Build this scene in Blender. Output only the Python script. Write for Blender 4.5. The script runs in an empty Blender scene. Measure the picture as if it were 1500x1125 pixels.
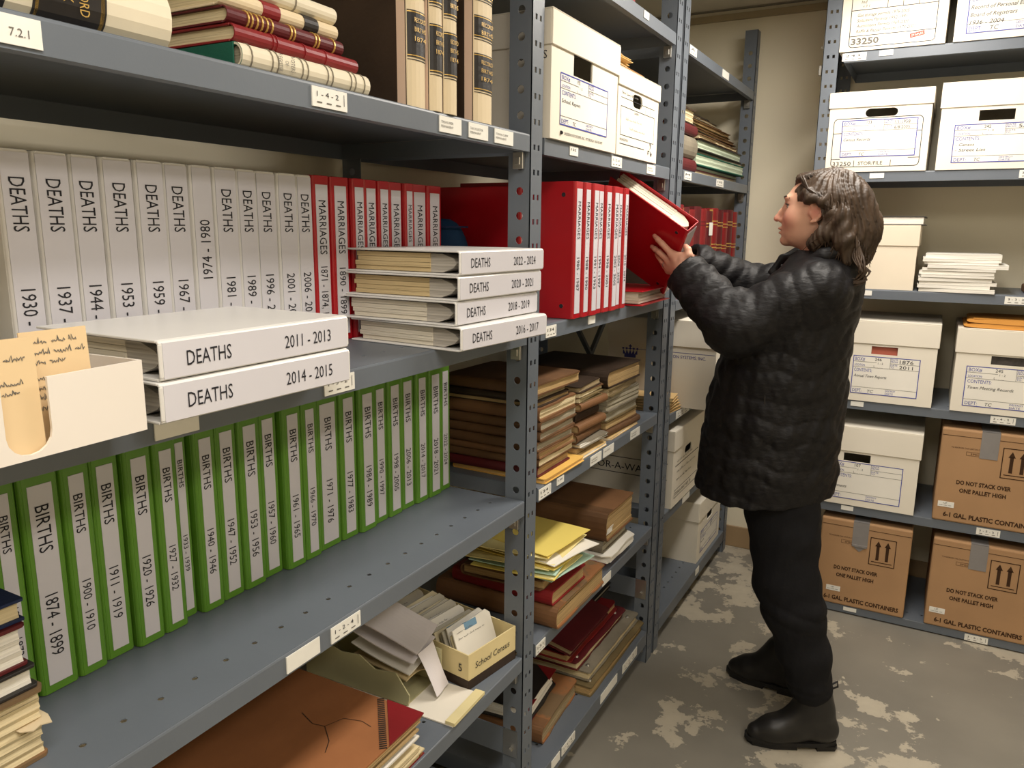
import bpy, bmesh, math, random
import numpy as np
from mathutils import Matrix, Vector
PI = math.pi
S = bpy.context.scene
COL = S.collection

# ---------------------------------------------------------------- camera
cam = bpy.data.cameras.new('camera'); cam_ob = bpy.data.objects.new('camera', cam); COL.objects.link(cam_ob)
cam.sensor_width = 36.0; cam.lens = 1126.24 / 1500 * 36.0; cam.clip_start = 0.02
_R = ((0.87642933, 0.10467605, -0.47001548), (0.48140852, -0.16850205, 0.86014702), (0.01083822, -0.98012753, -0.19807208))
_m = Matrix([[r[0], -r[1], -r[2]] for r in _R]).to_4x4(); _m.translation = (0, 0, 1.5)
cam_ob.matrix_world = _m
S.camera = cam_ob
# ---------------------------------------------------------------- world, exposure
S.view_settings.view_transform = 'Standard'; S.view_settings.look = 'None'
S.view_settings.exposure = -0.08; S.view_settings.gamma = 1.0; S.view_settings.use_curve_mapping = False
W = bpy.data.worlds.new('world'); S.world = W; W.use_nodes = True
W.node_tree.nodes['Background'].inputs[0].default_value = (1.0, 0.93, 0.82, 1)
W.node_tree.nodes['Background'].inputs[1].default_value = 0.03
# ---------------------------------------------------------------- large lights (tubes of the ceiling fixtures, and one added fill)
def area(name, loc, sx, sy, power, col=(1, 0.935, 0.85)):
    l = bpy.data.lights.new(name, 'AREA'); l.shape = 'RECTANGLE'; l.size = sx; l.size_y = sy; l.energy = power; l.color = col
    o = bpy.data.objects.new(name, l); COL.objects.link(o); o.location = loc
    return o
area('fixture_light', (-0.15, 2.32, 2.385), 0.26, 1.15, 31)
area('fixture_light', (-0.12, 0.15, 2.385), 0.26, 1.15, 15)
area('fixture_light', (0.95, 0.2, 2.385), 0.26, 1.15, 21)  # unseen side fixture, added as fill for the shelf fronts

# ---------------------------------------------------------------- materials
MATS = {}
def srgb(c): return tuple(((v / 255) / 12.92 if v <= 10 else (((v / 255) + 0.055) / 1.055) ** 2.4) for v in c)
def pm(name, rgb, rough=0.6, var=0.08, scale=6.0, bump=0.0, bscale=60.0, metal=0.0, stretch=None, spec=0.5, rgb2=None, thr=None, coat=0.0, detail=4.0):
    """procedural material: base colour varied by noise (or two colours mixed by thresholded noise)"""
    if name in MATS: return MATS[name]
    m = bpy.data.materials.new(name); m.use_nodes = True; nt = m.node_tree; b = nt.nodes['Principled BSDF']
    c = srgb(rgb)
    tc = nt.nodes.new('ShaderNodeTexCoord'); mp = nt.nodes.new('ShaderNodeMapping'); nt.links.new(tc.outputs['Object'], mp.inputs[0])
    if stretch: mp.inputs['Scale'].default_value = stretch
    n = nt.nodes.new('ShaderNodeTexNoise'); n.inputs['Scale'].default_value = scale; n.inputs['Detail'].default_value = detail
    nt.links.new(mp.outputs[0], n.inputs['Vector'])
    r = nt.nodes.new('ShaderNodeValToRGB')
    if rgb2:
        c2 = srgb(rgb2); a, d = thr or (0.45, 0.55)
        r.color_ramp.elements[0].position = a; r.color_ramp.elements[1].position = d
        r.color_ramp.elements[0].color = (*c, 1); r.color_ramp.elements[1].color = (*c2, 1)
    else:
        r.color_ramp.elements[0].position = 0.3; r.color_ramp.elements[1].position = 0.7
        r.color_ramp.elements[0].color = (*[v * (1 - var) for v in c], 1); r.color_ramp.elements[1].color = (*[min(1, v * (1 + var)) for v in c], 1)
    nt.links.new(n.outputs['Fac'], r.inputs[0]); nt.links.new(r.outputs[0], b.inputs['Base Color'])
    b.inputs['Roughness'].default_value = rough; b.inputs['Metallic'].default_value = metal
    b.inputs['Specular IOR Level'].default_value = spec
    if coat: b.inputs['Coat Weight'].default_value = coat; b.inputs['Coat Roughness'].default_value = 0.12
    if bump:
        n2 = nt.nodes.new('ShaderNodeTexNoise'); n2.inputs['Scale'].default_value = bscale; n2.inputs['Detail'].default_value = 3
        nt.links.new(mp.outputs[0], n2.inputs['Vector'])
        bp = nt.nodes.new('ShaderNodeBump'); bp.inputs['Strength'].default_value = bump; bp.inputs['Distance'].default_value = 0.003
        nt.links.new(n2.outputs['Fac'], bp.inputs['Height']); nt.links.new(bp.outputs[0], b.inputs['Normal'])
    MATS[name] = m
    return m
def pages_mat(name, rgb, axis, var=0.16):
    st = [6, 6, 6]; st['xyz'.index(axis)] = 420
    return pm(name, rgb, rough=0.85, var=var, scale=1.0, stretch=tuple(st), bump=0.35, bscale=1.0, spec=0.2, detail=2)

steel = pm('steel_paint', (103, 110, 119), rough=0.42, var=0.05, scale=5, bump=0.05, bscale=90, spec=0.5)
zinc = pm('zinc', (190, 188, 182), rough=0.3, var=0.05, metal=0.9)
white_card = pm('white_card', (236, 229, 214), rough=0.75, var=0.03, scale=3, bump=0.06, bscale=25, spec=0.25)
white_card2 = pm('white_card_warm', (233, 221, 200), rough=0.8, var=0.04, scale=4, bump=0.08, bscale=20, spec=0.25)
paper = pm('paper', (240, 236, 226), rough=0.8, var=0.03, scale=8, spec=0.2)
label_white = pm('label_white', (240, 238, 230), rough=0.5, var=0.03, scale=40)
ink = pm('ink_black', (46, 45, 50), rough=0.7, var=0.1, spec=0.2)
ink_blue = pm('ink_blue', (72, 78, 160), rough=0.7, var=0.1, spec=0.2)
ink_grey = pm('ink_grey', (110, 106, 100), rough=0.7, var=0.1, spec=0.2)
ink_red = pm('ink_red', (214, 70, 56), rough=0.6, var=0.08)
kraft = pm('kraft_board', (178, 140, 102), rough=0.72, var=0.07, scale=5, bump=0.08, bscale=40, spec=0.3)
kraft_ink = pm('kraft_ink', (66, 44, 28), rough=0.75, var=0.1, spec=0.2)
tape_grey = pm('duct_tape', (138, 134, 132), rough=0.35, var=0.05, scale=20, bump=0.1, bscale=120)
vinyl_green = pm('vinyl_green', (96, 146, 46), rough=0.32, var=0.05, scale=6, bump=0.04, bscale=30, spec=0.5)
vinyl_red = pm('vinyl_red', (176, 20, 32), rough=0.28, var=0.05, scale=6, bump=0.05, bscale=18, spec=0.5)
vinyl_white = pm('vinyl_white', (230, 228, 224), rough=0.3, var=0.025, scale=6, bump=0.05, bscale=22, spec=0.5)
insert_white = pm('insert_white', (214, 212, 219), rough=0.32, var=0.02, scale=10, bump=0.04, bscale=30, spec=0.5)
pages_w_y = pages_mat('pages_white_y', (222, 214, 196), 'y')
pages_c_y = pages_mat('pages_cream_y', (206, 184, 140), 'y')
sleeve_y = pages_mat('sleeve_grey_y', (176, 170, 160), 'y', var=0.35)
pages_cream = pages_mat('pages_cream', (214, 198, 160), 'z')
pages_tan = pages_mat('pages_tan', (178, 150, 106), 'z', var=0.25)
pages_old = pages_mat('pages_old', (160, 142, 110), 'z', var=0.3)
pages_grey = pages_mat('pages_grey', (158, 150, 130), 'z', var=0.28)
pages_white = pages_mat('pages_white', (236, 232, 222), 'z', var=0.1)
pages_mint = pages_mat('pages_mint', (188, 200, 176), 'z', var=0.25)
manila = pm('manila', (226, 192, 132), rough=0.75, var=0.05, scale=5, spec=0.2)
leather_brown = pm('leather_brown', (104, 74, 48), rough=0.6, var=0.25, scale=9, bump=0.2, bscale=60, spec=0.35)
leather_tan = pm('leather_tan', (124, 88, 58), rough=0.6, var=0.18, scale=7, bump=0.2, bscale=60, spec=0.35)
suede_tan = pm('suede_tan', (158, 104, 66), rough=0.75, var=0.12, scale=7, bump=0.2, bscale=60, spec=0.2)
leather_dark = pm('leather_dark', (56, 42, 31), rough=0.55, var=0.3, scale=8, bump=0.2, bscale=60, spec=0.4)
leather_red = pm('leather_red', (132, 30, 34), rough=0.45, var=0.18, scale=9, bump=0.12, bscale=70, spec=0.45)
leather_maroon = pm('leather_maroon', (92, 28, 32), rough=0.5, var=0.2, scale=9, bump=0.12, bscale=70, spec=0.4)
leather_black = pm('leather_black', (40, 36, 34), rough=0.5, var=0.3, scale=10, bump=0.15, bscale=70, spec=0.4)
leather_worn = pm('leather_worn', (152, 104, 66), rough=0.7, scale=9, rgb2=(120, 97, 70), thr=(0.5, 0.56), bump=0.25, bscale=50, spec=0.25)
cloth_navy = pm('cloth_navy', (32, 44, 78), rough=0.7, var=0.12, scale=30, bump=0.15, bscale=300, spec=0.3)
cloth_blue = pm('cloth_blue', (22, 52, 84), rough=0.8, var=0.1, scale=12, bump=0.2, bscale=200, spec=0.25)
cloth_green = pm('cloth_green', (30, 92, 74), rough=0.7, var=0.1, scale=20, bump=0.15, bscale=300, spec=0.3)
cloth_grey = pm('cloth_grey', (132, 124, 108), rough=0.8, var=0.15, scale=14, bump=0.15, bscale=200, spec=0.2)
cloth_olive = pm('cloth_olive', (120, 104, 72), rough=0.8, var=0.18, scale=12, bump=0.15, bscale=200, spec=0.2)
vellum = pm('vellum', (222, 204, 170), rough=0.6, var=0.06, scale=6, bump=0.06, bscale=60, spec=0.35)
vellum_pale = pm('vellum_pale', (226, 216, 192), rough=0.6, var=0.05, scale=8, bump=0.06, bscale=60, spec=0.35)
vellum_pink = pm('vellum_pink', (226, 196, 172), rough=0.6, var=0.06, scale=6, bump=0.06, bscale=60, spec=0.35)
gilt = pm('gilt', (206, 168, 90), rough=0.4, var=0.15, metal=0.4, scale=60)
dark_gap = pm('dark_interior', (30, 27, 25), rough=0.9, var=0.1)

# ---------------------------------------------------------------- mesh builder
class MB:
    def __init__(s): s.v = []; s.f = []; s.m = []
    def add(s, vs, fs, mi=0):
        o = len(s.v); s.v.extend([tuple(p) for p in vs]); s.f.extend([tuple(i + o for i in f) for f in fs]); s.m.extend([mi] * len(fs)); return s
    def box(s, a, b, mi=0, M=None):
        x0, y0, z0 = a; x1, y1, z1 = b
        vs = [(x0, y0, z0), (x1, y0, z0), (x1, y1, z0), (x0, y1, z0), (x0, y0, z1), (x1, y0, z1), (x1, y1, z1), (x0, y1, z1)]
        if M: vs = [M @ Vector(p) for p in vs]
        return s.add(vs, [(3, 2, 1, 0), (4, 5, 6, 7), (0, 1, 5, 4), (1, 2, 6, 5), (2, 3, 7, 6), (3, 0, 4, 7)], mi)
    def prism(s, poly, axis, a, b, mi=0, M=None):
        """extrude a 2-D polygon (in the two other axes, in xyz order) along axis from a to b"""
        n = len(poly)
        def P(p, t):
            q = {'x': (t, p[0], p[1]), 'y': (p[0], t, p[1]), 'z': (p[0], p[1], t)}[axis]
            return M @ Vector(q) if M else q
        vs = [P(p, a) for p in poly] + [P(p, b) for p in poly]
        fs = [tuple(range(n))[::-1], tuple(range(n, 2 * n))] + [(i, (i + 1) % n, n + (i + 1) % n, n + i) for i in range(n)]
        return s.add(vs, fs, mi)
    def quad(s, o, ux, uy, w, h, mi=0, off=0.0):
        o = Vector(o); ux = Vector(ux); uy = Vector(uy); nn = ux.cross(uy) * off
        return s.add([o + nn, o + ux * w + nn, o + ux * w + uy * h + nn, o + uy * h + nn], [(0, 1, 2, 3)], mi)
    def frame(s, o, ux, uy, w, h, t, mi=0, off=0.0):
        o = Vector(o); ux = Vector(ux); uy = Vector(uy)
        s.quad(o, ux, uy, w, t, mi, off); s.quad(o + uy * (h - t), ux, uy, w, t, mi, off)
        s.quad(o + uy * t, ux, uy, t, h - 2 * t, mi, off); s.quad(o + ux * (w - t) + uy * t, ux, uy, t, h - 2 * t, mi, off); return s
    def ribbon(s, pts, wd, o, ux, uy, mi=0, off=0.0):
        """flat stroke through 2-D points laid on the plane o,ux,uy"""
        o = Vector(o); ux = Vector(ux); uy = Vector(uy); nn = ux.cross(uy) * off; vs = []
        for i, p in enumerate(pts):
            a = pts[max(0, i - 1)]; b = pts[min(len(pts) - 1, i + 1)]
            d = Vector((b[0] - a[0], b[1] - a[1])); d = d.normalized() if d.length > 1e-9 else Vector((1, 0)); nx, ny = -d.y * wd / 2, d.x * wd / 2
            for q in ((p[0] + nx, p[1] + ny), (p[0] - nx, p[1] - ny)): vs.append(o + ux * q[0] + uy * q[1] + nn)
        return s.add(vs, [(2 * i, 2 * i + 1, 2 * i + 3, 2 * i + 2) for i in range(len(pts) - 1)], mi)
    def tube(s, pts, rs, n=8, mi=0, cap=True):
        pts = [Vector(p) for p in pts]
        if not hasattr(rs, '__len__'): rs = [rs] * len(pts)
        vs = []; prev = None
        for i, p in enumerate(pts):
            d = (pts[min(i + 1, len(pts) - 1)] - pts[max(i - 1, 0)]).normalized()
            if prev is None: a = d.orthogonal().normalized()
            else: a = (prev - d * prev.dot(d)); a = a.normalized() if a.length > 1e-6 else d.orthogonal().normalized()
            prev = a; b = d.cross(a)
            vs += [p + (a * math.cos(2 * PI * k / n) + b * math.sin(2 * PI * k / n)) * rs[i] for k in range(n)]
        fs = [(i * n + k, i * n + (k + 1) % n, (i + 1) * n + (k + 1) % n, (i + 1) * n + k) for i in range(len(pts) - 1) for k in range(n)]
        if cap: fs += [tuple(range(n))[::-1], tuple(range((len(pts) - 1) * n, len(pts) * n))]
        return s.add(vs, fs, mi)
    def text(s, st, o, ux, uy, h, mi=0, off=0.0005, width=None, sx=1.0, center=False, bold=0.0):
        vs, fs, w = text_geo(st, bold)
        if not fs: return 0
        k = width / (w * h) if width else sx
        o = Vector(o); ux = Vector(ux); uy = Vector(uy); nn = ux.cross(uy) * off; sh = w * h * k / 2 if center else 0
        s.add([o + ux * (p[0] * h * k - sh) + uy * (p[1] * h) + nn for p in vs], fs, mi); return w * h * k
    def hand(s, o, ux, uy, w, h, seed, mi=0, off=0.0006, wd=None):
        """a line of cursive handwriting"""
        r = random.Random(seed); x = 0.0
        while x < w - h:
            L = r.uniform(2.5, 6) * h * 0.6; L = min(L, w - x); n = max(6, int(L / h * 7)); pts = []
            for i in range(n + 1):
                t = i / n; tall = 1.0 if r.random() < 0.18 else 0.45
                pts.append((x + t * L + r.uniform(-.1, .1) * h, h * (0.25 + (0.5 + 0.5 * math.sin(i * 2.4)) * tall * 0.8 + r.uniform(-.1, .1))))
            s.ribbon(pts, wd or h * 0.13, o, ux, uy, mi, off); x += L + h * 0.6
        return s
    def build(s, name, mats, parent=None, loc=None, rot=None, bevel=0.0, smooth=False, recalc=True, seg=1):
        me = bpy.data.meshes.new(name); me.from_pydata([tuple(p) for p in s.v], [], s.f)
        if not isinstance(mats, (list, tuple)): mats = [mats]
        for m in mats: me.materials.append(m)
        me.polygons.foreach_set('material_index', s.m)
        if bevel or recalc:
            bm = bmesh.new(); bm.from_mesh(me)
            if recalc: bmesh.ops.recalc_face_normals(bm, faces=bm.faces)
            if bevel:
                es = [e for e in bm.edges if len(e.link_faces) == 2 and e.calc_face_angle(0) > 0.6]
                if es: bmesh.ops.bevel(bm, geom=es, offset=bevel, segments=seg, affect='EDGES', profile=0.5, clamp_overlap=True)
            bm.to_mesh(me); bm.free()
        if smooth: me.polygons.foreach_set('use_smooth', [True] * len(me.polygons))
        me.update()
        o = bpy.data.objects.new(name, me); COL.objects.link(o)
        if parent: o.parent = parent
        if loc is not None: o.location = loc
        if rot is not None: o.rotation_euler = rot
        return o
_TC = {}
def text_geo(st, bold=0.0):
    key = (st, bold)
    if key not in _TC:
        cu = bpy.data.curves.new('t', 'FONT'); cu.body = st; cu.resolution_u = 2; cu.size = 1.0; cu.offset = bold
        ob = bpy.data.objects.new('t', cu); me = ob.to_mesh()
        v = [(p.co.x, p.co.y) for p in me.vertices]; f = [tuple(q.vertices) for q in me.polygons]
        ob.to_mesh_clear(); bpy.data.objects.remove(ob); bpy.data.curves.remove(cu)
        k = 1 / 0.69; x0 = min([p[0] for p in v], default=0); v = [((p[0] - x0) * k, p[1] * k) for p in v]
        _TC[key] = (v, f, max([p[0] for p in v], default=0))
    return _TC[key]
def tag(o, label=None, cat=None, group=None, kind=None):
    if label: o['label'] = label
    if cat: o['category'] = cat
    if group: o['group'] = group
    if kind: o['kind'] = kind
    return o
def thing(name, label, cat, loc=(0, 0, 0), rot=(0, 0, 0), group=None):
    o = bpy.data.objects.new(name, None); COL.objects.link(o); o.empty_display_size = 0.05
    o.location = loc; o.rotation_euler = rot
    return tag(o, label, cat, group)
def struct(name, mb, m, **k): return tag(mb.build(name, m, **k), kind='structure')
ORD = ['first', 'second', 'third', 'fourth', 'fifth', 'sixth', 'seventh', 'eighth', 'ninth', 'tenth', 'eleventh', 'twelfth']
def nth_top(i): return 'topmost' if i == 0 else ORD[i] + ' from the top'
def plate(mb, o, ux, uy, w, h, t, holes, mi=0):
    """flat plate with real round/rectangular holes; holes = (cu, cv, ru, rv, n)"""
    bm = bmesh.new(); o = Vector(o); ux = Vector(ux); uy = Vector(uy); nn = ux.cross(uy)
    def loop(ps):
        vs = [bm.verts.new(o + ux * p[0] + uy * p[1]) for p in ps]
        return [bm.edges.new((vs[i], vs[(i + 1) % len(vs)])) for i in range(len(vs))]
    es = loop([(0, 0), (w, 0), (w, h), (0, h)])
    for cu, cv, ru, rv, n in holes:
        if n == 4: es += loop([(cu - ru, cv - rv), (cu + ru, cv - rv), (cu + ru, cv + rv), (cu - ru, cv + rv)])
        elif n == 16:      # rounded slot
            r = rv; ps = [(cu + (ru - r) + r * math.cos(a), cv + r * math.sin(a)) for a in np.linspace(-PI / 2, PI / 2, 7)] + [(cu - (ru - r) + r * math.cos(a), cv + r * math.sin(a)) for a in np.linspace(PI / 2, 1.5 * PI, 7)]
            es += loop(ps)
        else: es += loop([(cu + ru * math.cos(2 * PI * k / n), cv + rv * math.sin(2 * PI * k / n)) for k in range(n)])
    bmesh.ops.triangle_fill(bm, edges=es, use_beauty=True)
    bmesh.ops.recalc_face_normals(bm, faces=bm.faces)
    r = bmesh.ops.extrude_face_region(bm, geom=bm.faces[:] )
    bmesh.ops.translate(bm, verts=[v for v in r['geom'] if isinstance(v, bmesh.types.BMVert)], vec=-nn * t)
    bm.verts.index_update()
    mb.add([v.co.copy() for v in bm.verts], [[v.index for v in f.verts] for f in bm.faces], mi); bm.free()
# ---------------------------------------------------------------- the setting
wall_paint = pm('wall_paint', (240, 231, 207), rough=0.75, var=0.03, scale=2.5, bump=0.05, bscale=120, spec=0.25)
ceil_paint = pm('ceiling_tile', (214, 206, 188), rough=0.85, var=0.04, scale=12, bump=0.2, bscale=160, spec=0.2)
base_tan = pm('base_tan', (164, 138, 104), rough=0.5, var=0.05)
def floor_mat():
    m = bpy.data.materials.new('worn_painted_concrete'); m.use_nodes = True; nt = m.node_tree; b = nt.nodes['Principled BSDF']; N = nt.nodes.new; L = nt.links.new
    tc = N('ShaderNodeTexCoord')
    n0 = N('ShaderNodeTexNoise'); n0.inputs['Scale'].default_value = 1.15; n0.inputs['Detail'].default_value = 1; mpf = N('ShaderNodeMapping'); mpf.inputs['Location'].default_value = (3.1, 7.4, 0); L(tc.outputs['Object'], mpf.inputs[0]); L(mpf.outputs[0], n0.inputs['Vector'])
    n1 = N('ShaderNodeTexNoise'); n1.inputs['Scale'].default_value = 6.2; n1.inputs['Detail'].default_value = 7; n1.inputs['Roughness'].default_value = 0.66; L(tc.outputs['Object'], n1.inputs['Vector'])
    ad = N('ShaderNodeMath'); ad.operation = 'MULTIPLY_ADD'; ad.inputs[1].default_value = 0.55; L(n0.outputs['Fac'], ad.inputs[0]); L(n1.outputs['Fac'], ad.inputs[2])
    r = N('ShaderNodeValToRGB'); r.color_ramp.elements[0].position = 0.815; r.color_ramp.elements[1].position = 0.828; L(ad.outputs[0], r.inputs[0])
    n2 = N('ShaderNodeTexNoise'); n2.inputs['Scale'].default_value = 2.2; n2.inputs['Detail'].default_value = 5; L(tc.outputs['Object'], n2.inputs['Vector'])
    ra = N('ShaderNodeValToRGB'); ra.color_ramp.elements[0].position = 0.3; ra.color_ramp.elements[1].position = 0.7
    ra.color_ramp.elements[0].color = (*srgb((126, 122, 113)), 1); ra.color_ramp.elements[1].color = (*srgb((146, 141, 130)), 1); L(n2.outputs['Fac'], ra.inputs[0])
    rb = N('ShaderNodeValToRGB'); rb.color_ramp.elements[0].position = 0.3; rb.color_ramp.elements[1].position = 0.7
    rb.color_ramp.elements[0].color = (*srgb((170, 161, 144)), 1); rb.color_ramp.elements[1].color = (*srgb((190, 181, 162)), 1); L(n1.outputs['Fac'], rb.inputs[0])
    mx = N('ShaderNodeMix'); mx.data_type = 'RGBA'; L(r.outputs[0], mx.inputs['Factor']); L(ra.outputs[0], mx.inputs[6]); L(rb.outputs[0], mx.inputs[7]); L(mx.outputs[2], b.inputs['Base Color'])
    mr = N('ShaderNodeMapRange'); mr.inputs[3].default_value = 0.42; mr.inputs[4].default_value = 0.75; L(r.outputs[0], mr.inputs[0]); L(mr.outputs[0], b.inputs['Roughness'])
    bp = N('ShaderNodeBump'); bp.inputs['Strength'].default_value = 0.3; bp.inputs['Distance'].default_value = 0.002; bp.invert = True; L(r.outputs[0], bp.inputs['Height']); L(bp.outputs[0], b.inputs['Normal'])
    return m
XW0, XW1, YW0, YW1, ZC = -1.36, 1.75, -1.7, 3.6, 2.44
struct('floor', MB().box((XW0 - .1, YW0 - .1, -.1), (XW1 + .1, YW1 + .1, 0)), floor_mat())
cb = MB().box((XW0 - .1, YW0 - .1, ZC), (XW1 + .1, YW1 + .1, ZC + .1))
for k in range(6): cb.box((XW0, YW1 - .03 - k * .61, ZC - .004), (XW1, YW1 - .006 - k * .61, ZC - .0005), 1)
struct('ceiling', cb, [ceil_paint, pm('ceiling_grid', (150, 142, 126), rough=0.6)])
struct('wall_back', MB().box((XW0 - .1, YW1, 0), (XW1 + .1, YW1 + .1, ZC)), wall_paint)
struct('wall_left', MB().box((XW0 - .1, YW0, 0), (XW0, YW1, ZC)), wall_paint)
struct('wall_right', MB().box((XW1, YW0, 0), (XW1 + .1, YW1, ZC)), wall_paint)
struct('wall_front', MB().box((XW0 - .1, YW0 - .1, 0), (XW1 + .1, YW0, ZC)), wall_paint)
struct('baseboard_back', MB().box((XW0, YW1 - .008, 0), (XW1, YW1, .105)), base_tan, bevel=.003)
struct('baseboard_left', MB().box((XW0, YW0, 0), (XW0 + .008, YW1, .105)), base_tan, bevel=.003)
struct('trim_1', MB().box((XW0, YW1 - .02, ZC - .045), (XW1, YW1, ZC - .02)), pm('ceiling_edge', (166, 150, 118), rough=0.6))
# ceiling lamps (the light itself sits just under each diffuser; the last lamp is added fill)
lamp_metal = pm('lamp_housing', (225, 222, 214), rough=0.4)
dif = bpy.data.materials.new('lamp_diffuser'); dif.use_nodes = True
_b = dif.node_tree.nodes['Principled BSDF']; _b.inputs['Emission Color'].default_value = (1, 0.9, 0.74, 1); _b.inputs['Emission Strength'].default_value = 2.0
for (x, y), d in (((-.15, 2.32), 'over the aisle beside the person'), ((-.12, .15), 'over the aisle above the camera'), ((0.95, 0.2), 'added out of view as fill, by the far side wall')):
    t = thing('ceiling_light', 'fluorescent ceiling light ' + d, 'lamp', (x, y, ZC), group='ceiling lights')
    MB().box((-.16, -.62, -.04), (.16, .62, 0)).build('housing', lamp_metal, t, bevel=.006)
    MB().box((-.14, -.6, -.048), (.14, .6, -.04)).build('diffuser', dif, t)

# ---------------------------------------------------------------- shelving
def post(name, parent, y, z1, side=1, depth=0.0, back=False, pitch=0.0505):
    """slotted angle upright: front flange in x = -depth, side flange at y; side=+1 flange runs to +y"""
    mb = MB(); n = int((z1 - .06) / pitch); zs = [.05 + i * pitch for i in range(n)]
    w = .052; sg = 1 if not back else -1
    x = -depth
    y0 = y if side > 0 else y - w
    xa = x - w if not back else x
    step = 5; cuts = list(range(0, n, step)); lo = 0.0
    for ci, i0 in enumerate(cuts):
        last = ci == len(cuts) - 1
        hi = z1 if last else zs[i0 + step] - pitch / 2 + .01
        seg = zs[i0:] if last else zs[i0:i0 + step]
        # front flange, facing +x (small slot pairs); side flange, in the plane y, facing -y (round holes)
        plate(mb, (x, y0, lo), (0, 1, 0), (0, 0, 1), w, hi - lo, .002, [(c, z - lo, .0042, .0055, 4) for z in seg for c in (.017, .036)])
        plate(mb, (xa, y, lo), (1, 0, 0), (0, 0, 1), w, hi - lo, .002, [(.027, z + .012 - lo, .0085, .0085, 10) for z in seg])
        lo = hi
    return mb.build(name, steel, parent, recalc=False)
def shelf_label(mb, y0, y1, z, h, lines, style):
    """sticker on a shelf lip facing +x (material 1), with its print (2)"""
    mb.quad((.0022, y0, z), (0, 1, 0), (0, 0, 1), y1 - y0, h, 1)
    o = (.0022, y0 + .004, z)
    if style == 'end': mb.text(lines[0], (.0022, y1 - .030, z + h * .3), (0, 1, 0), (0, 0, 1), h * .28, 3, .0006, width=.018)
    if style == 'num':
        mb.text(lines[0], (.0022, y0 + (y1 - y0) * .12, z + h * .52), (0, 1, 0), (0, 0, 1), h * .26, 2, .0006, width=(y1 - y0) * .62)
        if len(lines) > 1:
            for k in range(3): mb.quad((.0022, y0 + (y1 - y0) * (.12 + .27 * k), z + h * .2), (0, 1, 0), (0, 0, 1), (y1 - y0) * .14, h * .07, 3, .0006)
            mb.ribbon([((y1 - y0) * .9, h * .25), ((y1 - y0) * .9, h * .85)], h * .04, (.0022, y0, z), (0, 1, 0), (0, 0, 1), 2, .0006)
    elif style == 'txt':
        for k, s in enumerate(lines): mb.text(s, (.0022, y0 + .004, z + h * (.56 - .27 * k)), (0, 1, 0), (0, 0, 1), h * .15, 3, .0006, width=min(.05, (y1 - y0) * (.55 + .1 * (len(s) > 9))))
def shelving(name, label, loc, rotz, width, depth, posts, levels, labels, zmax, lip=.035, brace=(.24, .31), back_x=None):
    t = thing(name, label, 'shelving', loc, (0, 0, rotz), 'grey steel shelving units')
    for (y, z1, side) in posts:
        p = post('upright_post', t, y, z1, side)
        post('upright_post', t, y, z1, side, depth=depth - .0, back=True)
    for li, (z, zl) in enumerate([(l, lip) if not isinstance(l, tuple) else l for l in levels]):
        mb = MB(); y0, y1 = width
        nh = int((y1 - y0) / .0525)
        plate(mb, (-depth + .004, y0, z), (1, 0, 0), (0, 1, 0), depth - .006, y1 - y0, .0015, [(depth - .066, .04 + i * .0525, .0045, .0045, 6) for i in range(nh)])
        # front lip with a rolled top edge, back lip, end lips, lower return
        prof = [(-.012, z), (-.003, z - .0004), (-.0008, z - .0014), (0, z - .004), (0, z - zl), (-.018, z - zl), (-.018, z - zl + .0015), (-.0018, z - zl + .0015), (-.0018, z - .004), (-.004, z - .0018), (-.012, z - .0018)]
        mb.prism(prof, 'y', y0, y1)
        mb.box((-depth + .002, y0, z - zl), (-depth + .004, y1, z))
        for yy in (y0, y1 - .0018): mb.box((-depth + .004, yy, z - zl), (-.002, yy + .0018, z - .002))
        sh = mb.build('shelf', steel, t, recalc=False)
        for (a, b, st, lines, *o) in labels.get(li, []):
            lm = MB(); h = o[0] if o else .026; shelf_label(lm, a, b, z - .005 - h, h, lines, st)
            # the sticker: thin solid backing
            lm.box((.0004, a, z - .005 - h), (.0021, b, z - .005), 1)
            lm.build('shelf_label', [steel, label_white, ink, ink_grey], sh, recalc=False)
        for (y, z1, side) in posts:
            if z > z1: continue
            c = MB(); yc = y - .012 if side > 0 else y + .002
            c.box((-.036, yc, z - zl - .034), (-.012, yc + .01, z - zl)); c.box((-.03, yc - .003, z - zl - .026), (-.018, yc, z - zl - .01))
            c.build('shelf_clip', zinc, t, bevel=.001)
    for (y, z1, side) in posts:
        if side <= 0: continue
        c = MB().box((-depth + .03, y - .003, brace[0]), (-.046, y, brace[1])); c.build('side_brace', steel, t)
        c = MB(); c.tube([(-.028, y - .004, brace[0] + .02), (-.028, y - .012, brace[0] + .02)], .006, 6); c.box((-.05, y - .0035, brace[0]), (-.012, y - .0005, brace[1])); c.build('brace_bolt', zinc, t)
    return t
XL = -0.76
LA = [2.085, 1.69, 1.29, .90, .513, (.125, .05)]
A = shelving('shelving_unit', 'long grey steel shelving bay nearest the camera, holding the green and white binders', (XL, 0, 0), 0, (.16, 1.455), .5,
    [(.16, 2.42, -1), (1.46, 2.42, 1)], LA,
    {1: [(.36, .462, 'end', ['7.2.1']), (.821, .891, 'num', ['1 - 4 - 2', '']), (1.124, 1.192, 'txt', ['TREASURER', 'PERMANENT']), (1.217, 1.284, 'txt', ['TAX COLLECTOR', 'PERMANENT']), (1.309, 1.381, 'txt', ['TOWN CLERK', 'PERMANENT'])],
     2: [(.823, .889, 'num', ['1 - 3 - 2', '']), (.545, .605, 'blank', [])],
     3: [(.724, .792, 'blank', []), (.817, .886, 'num', ['1 - 2 - 4', ''])]}, 2.42)
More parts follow.
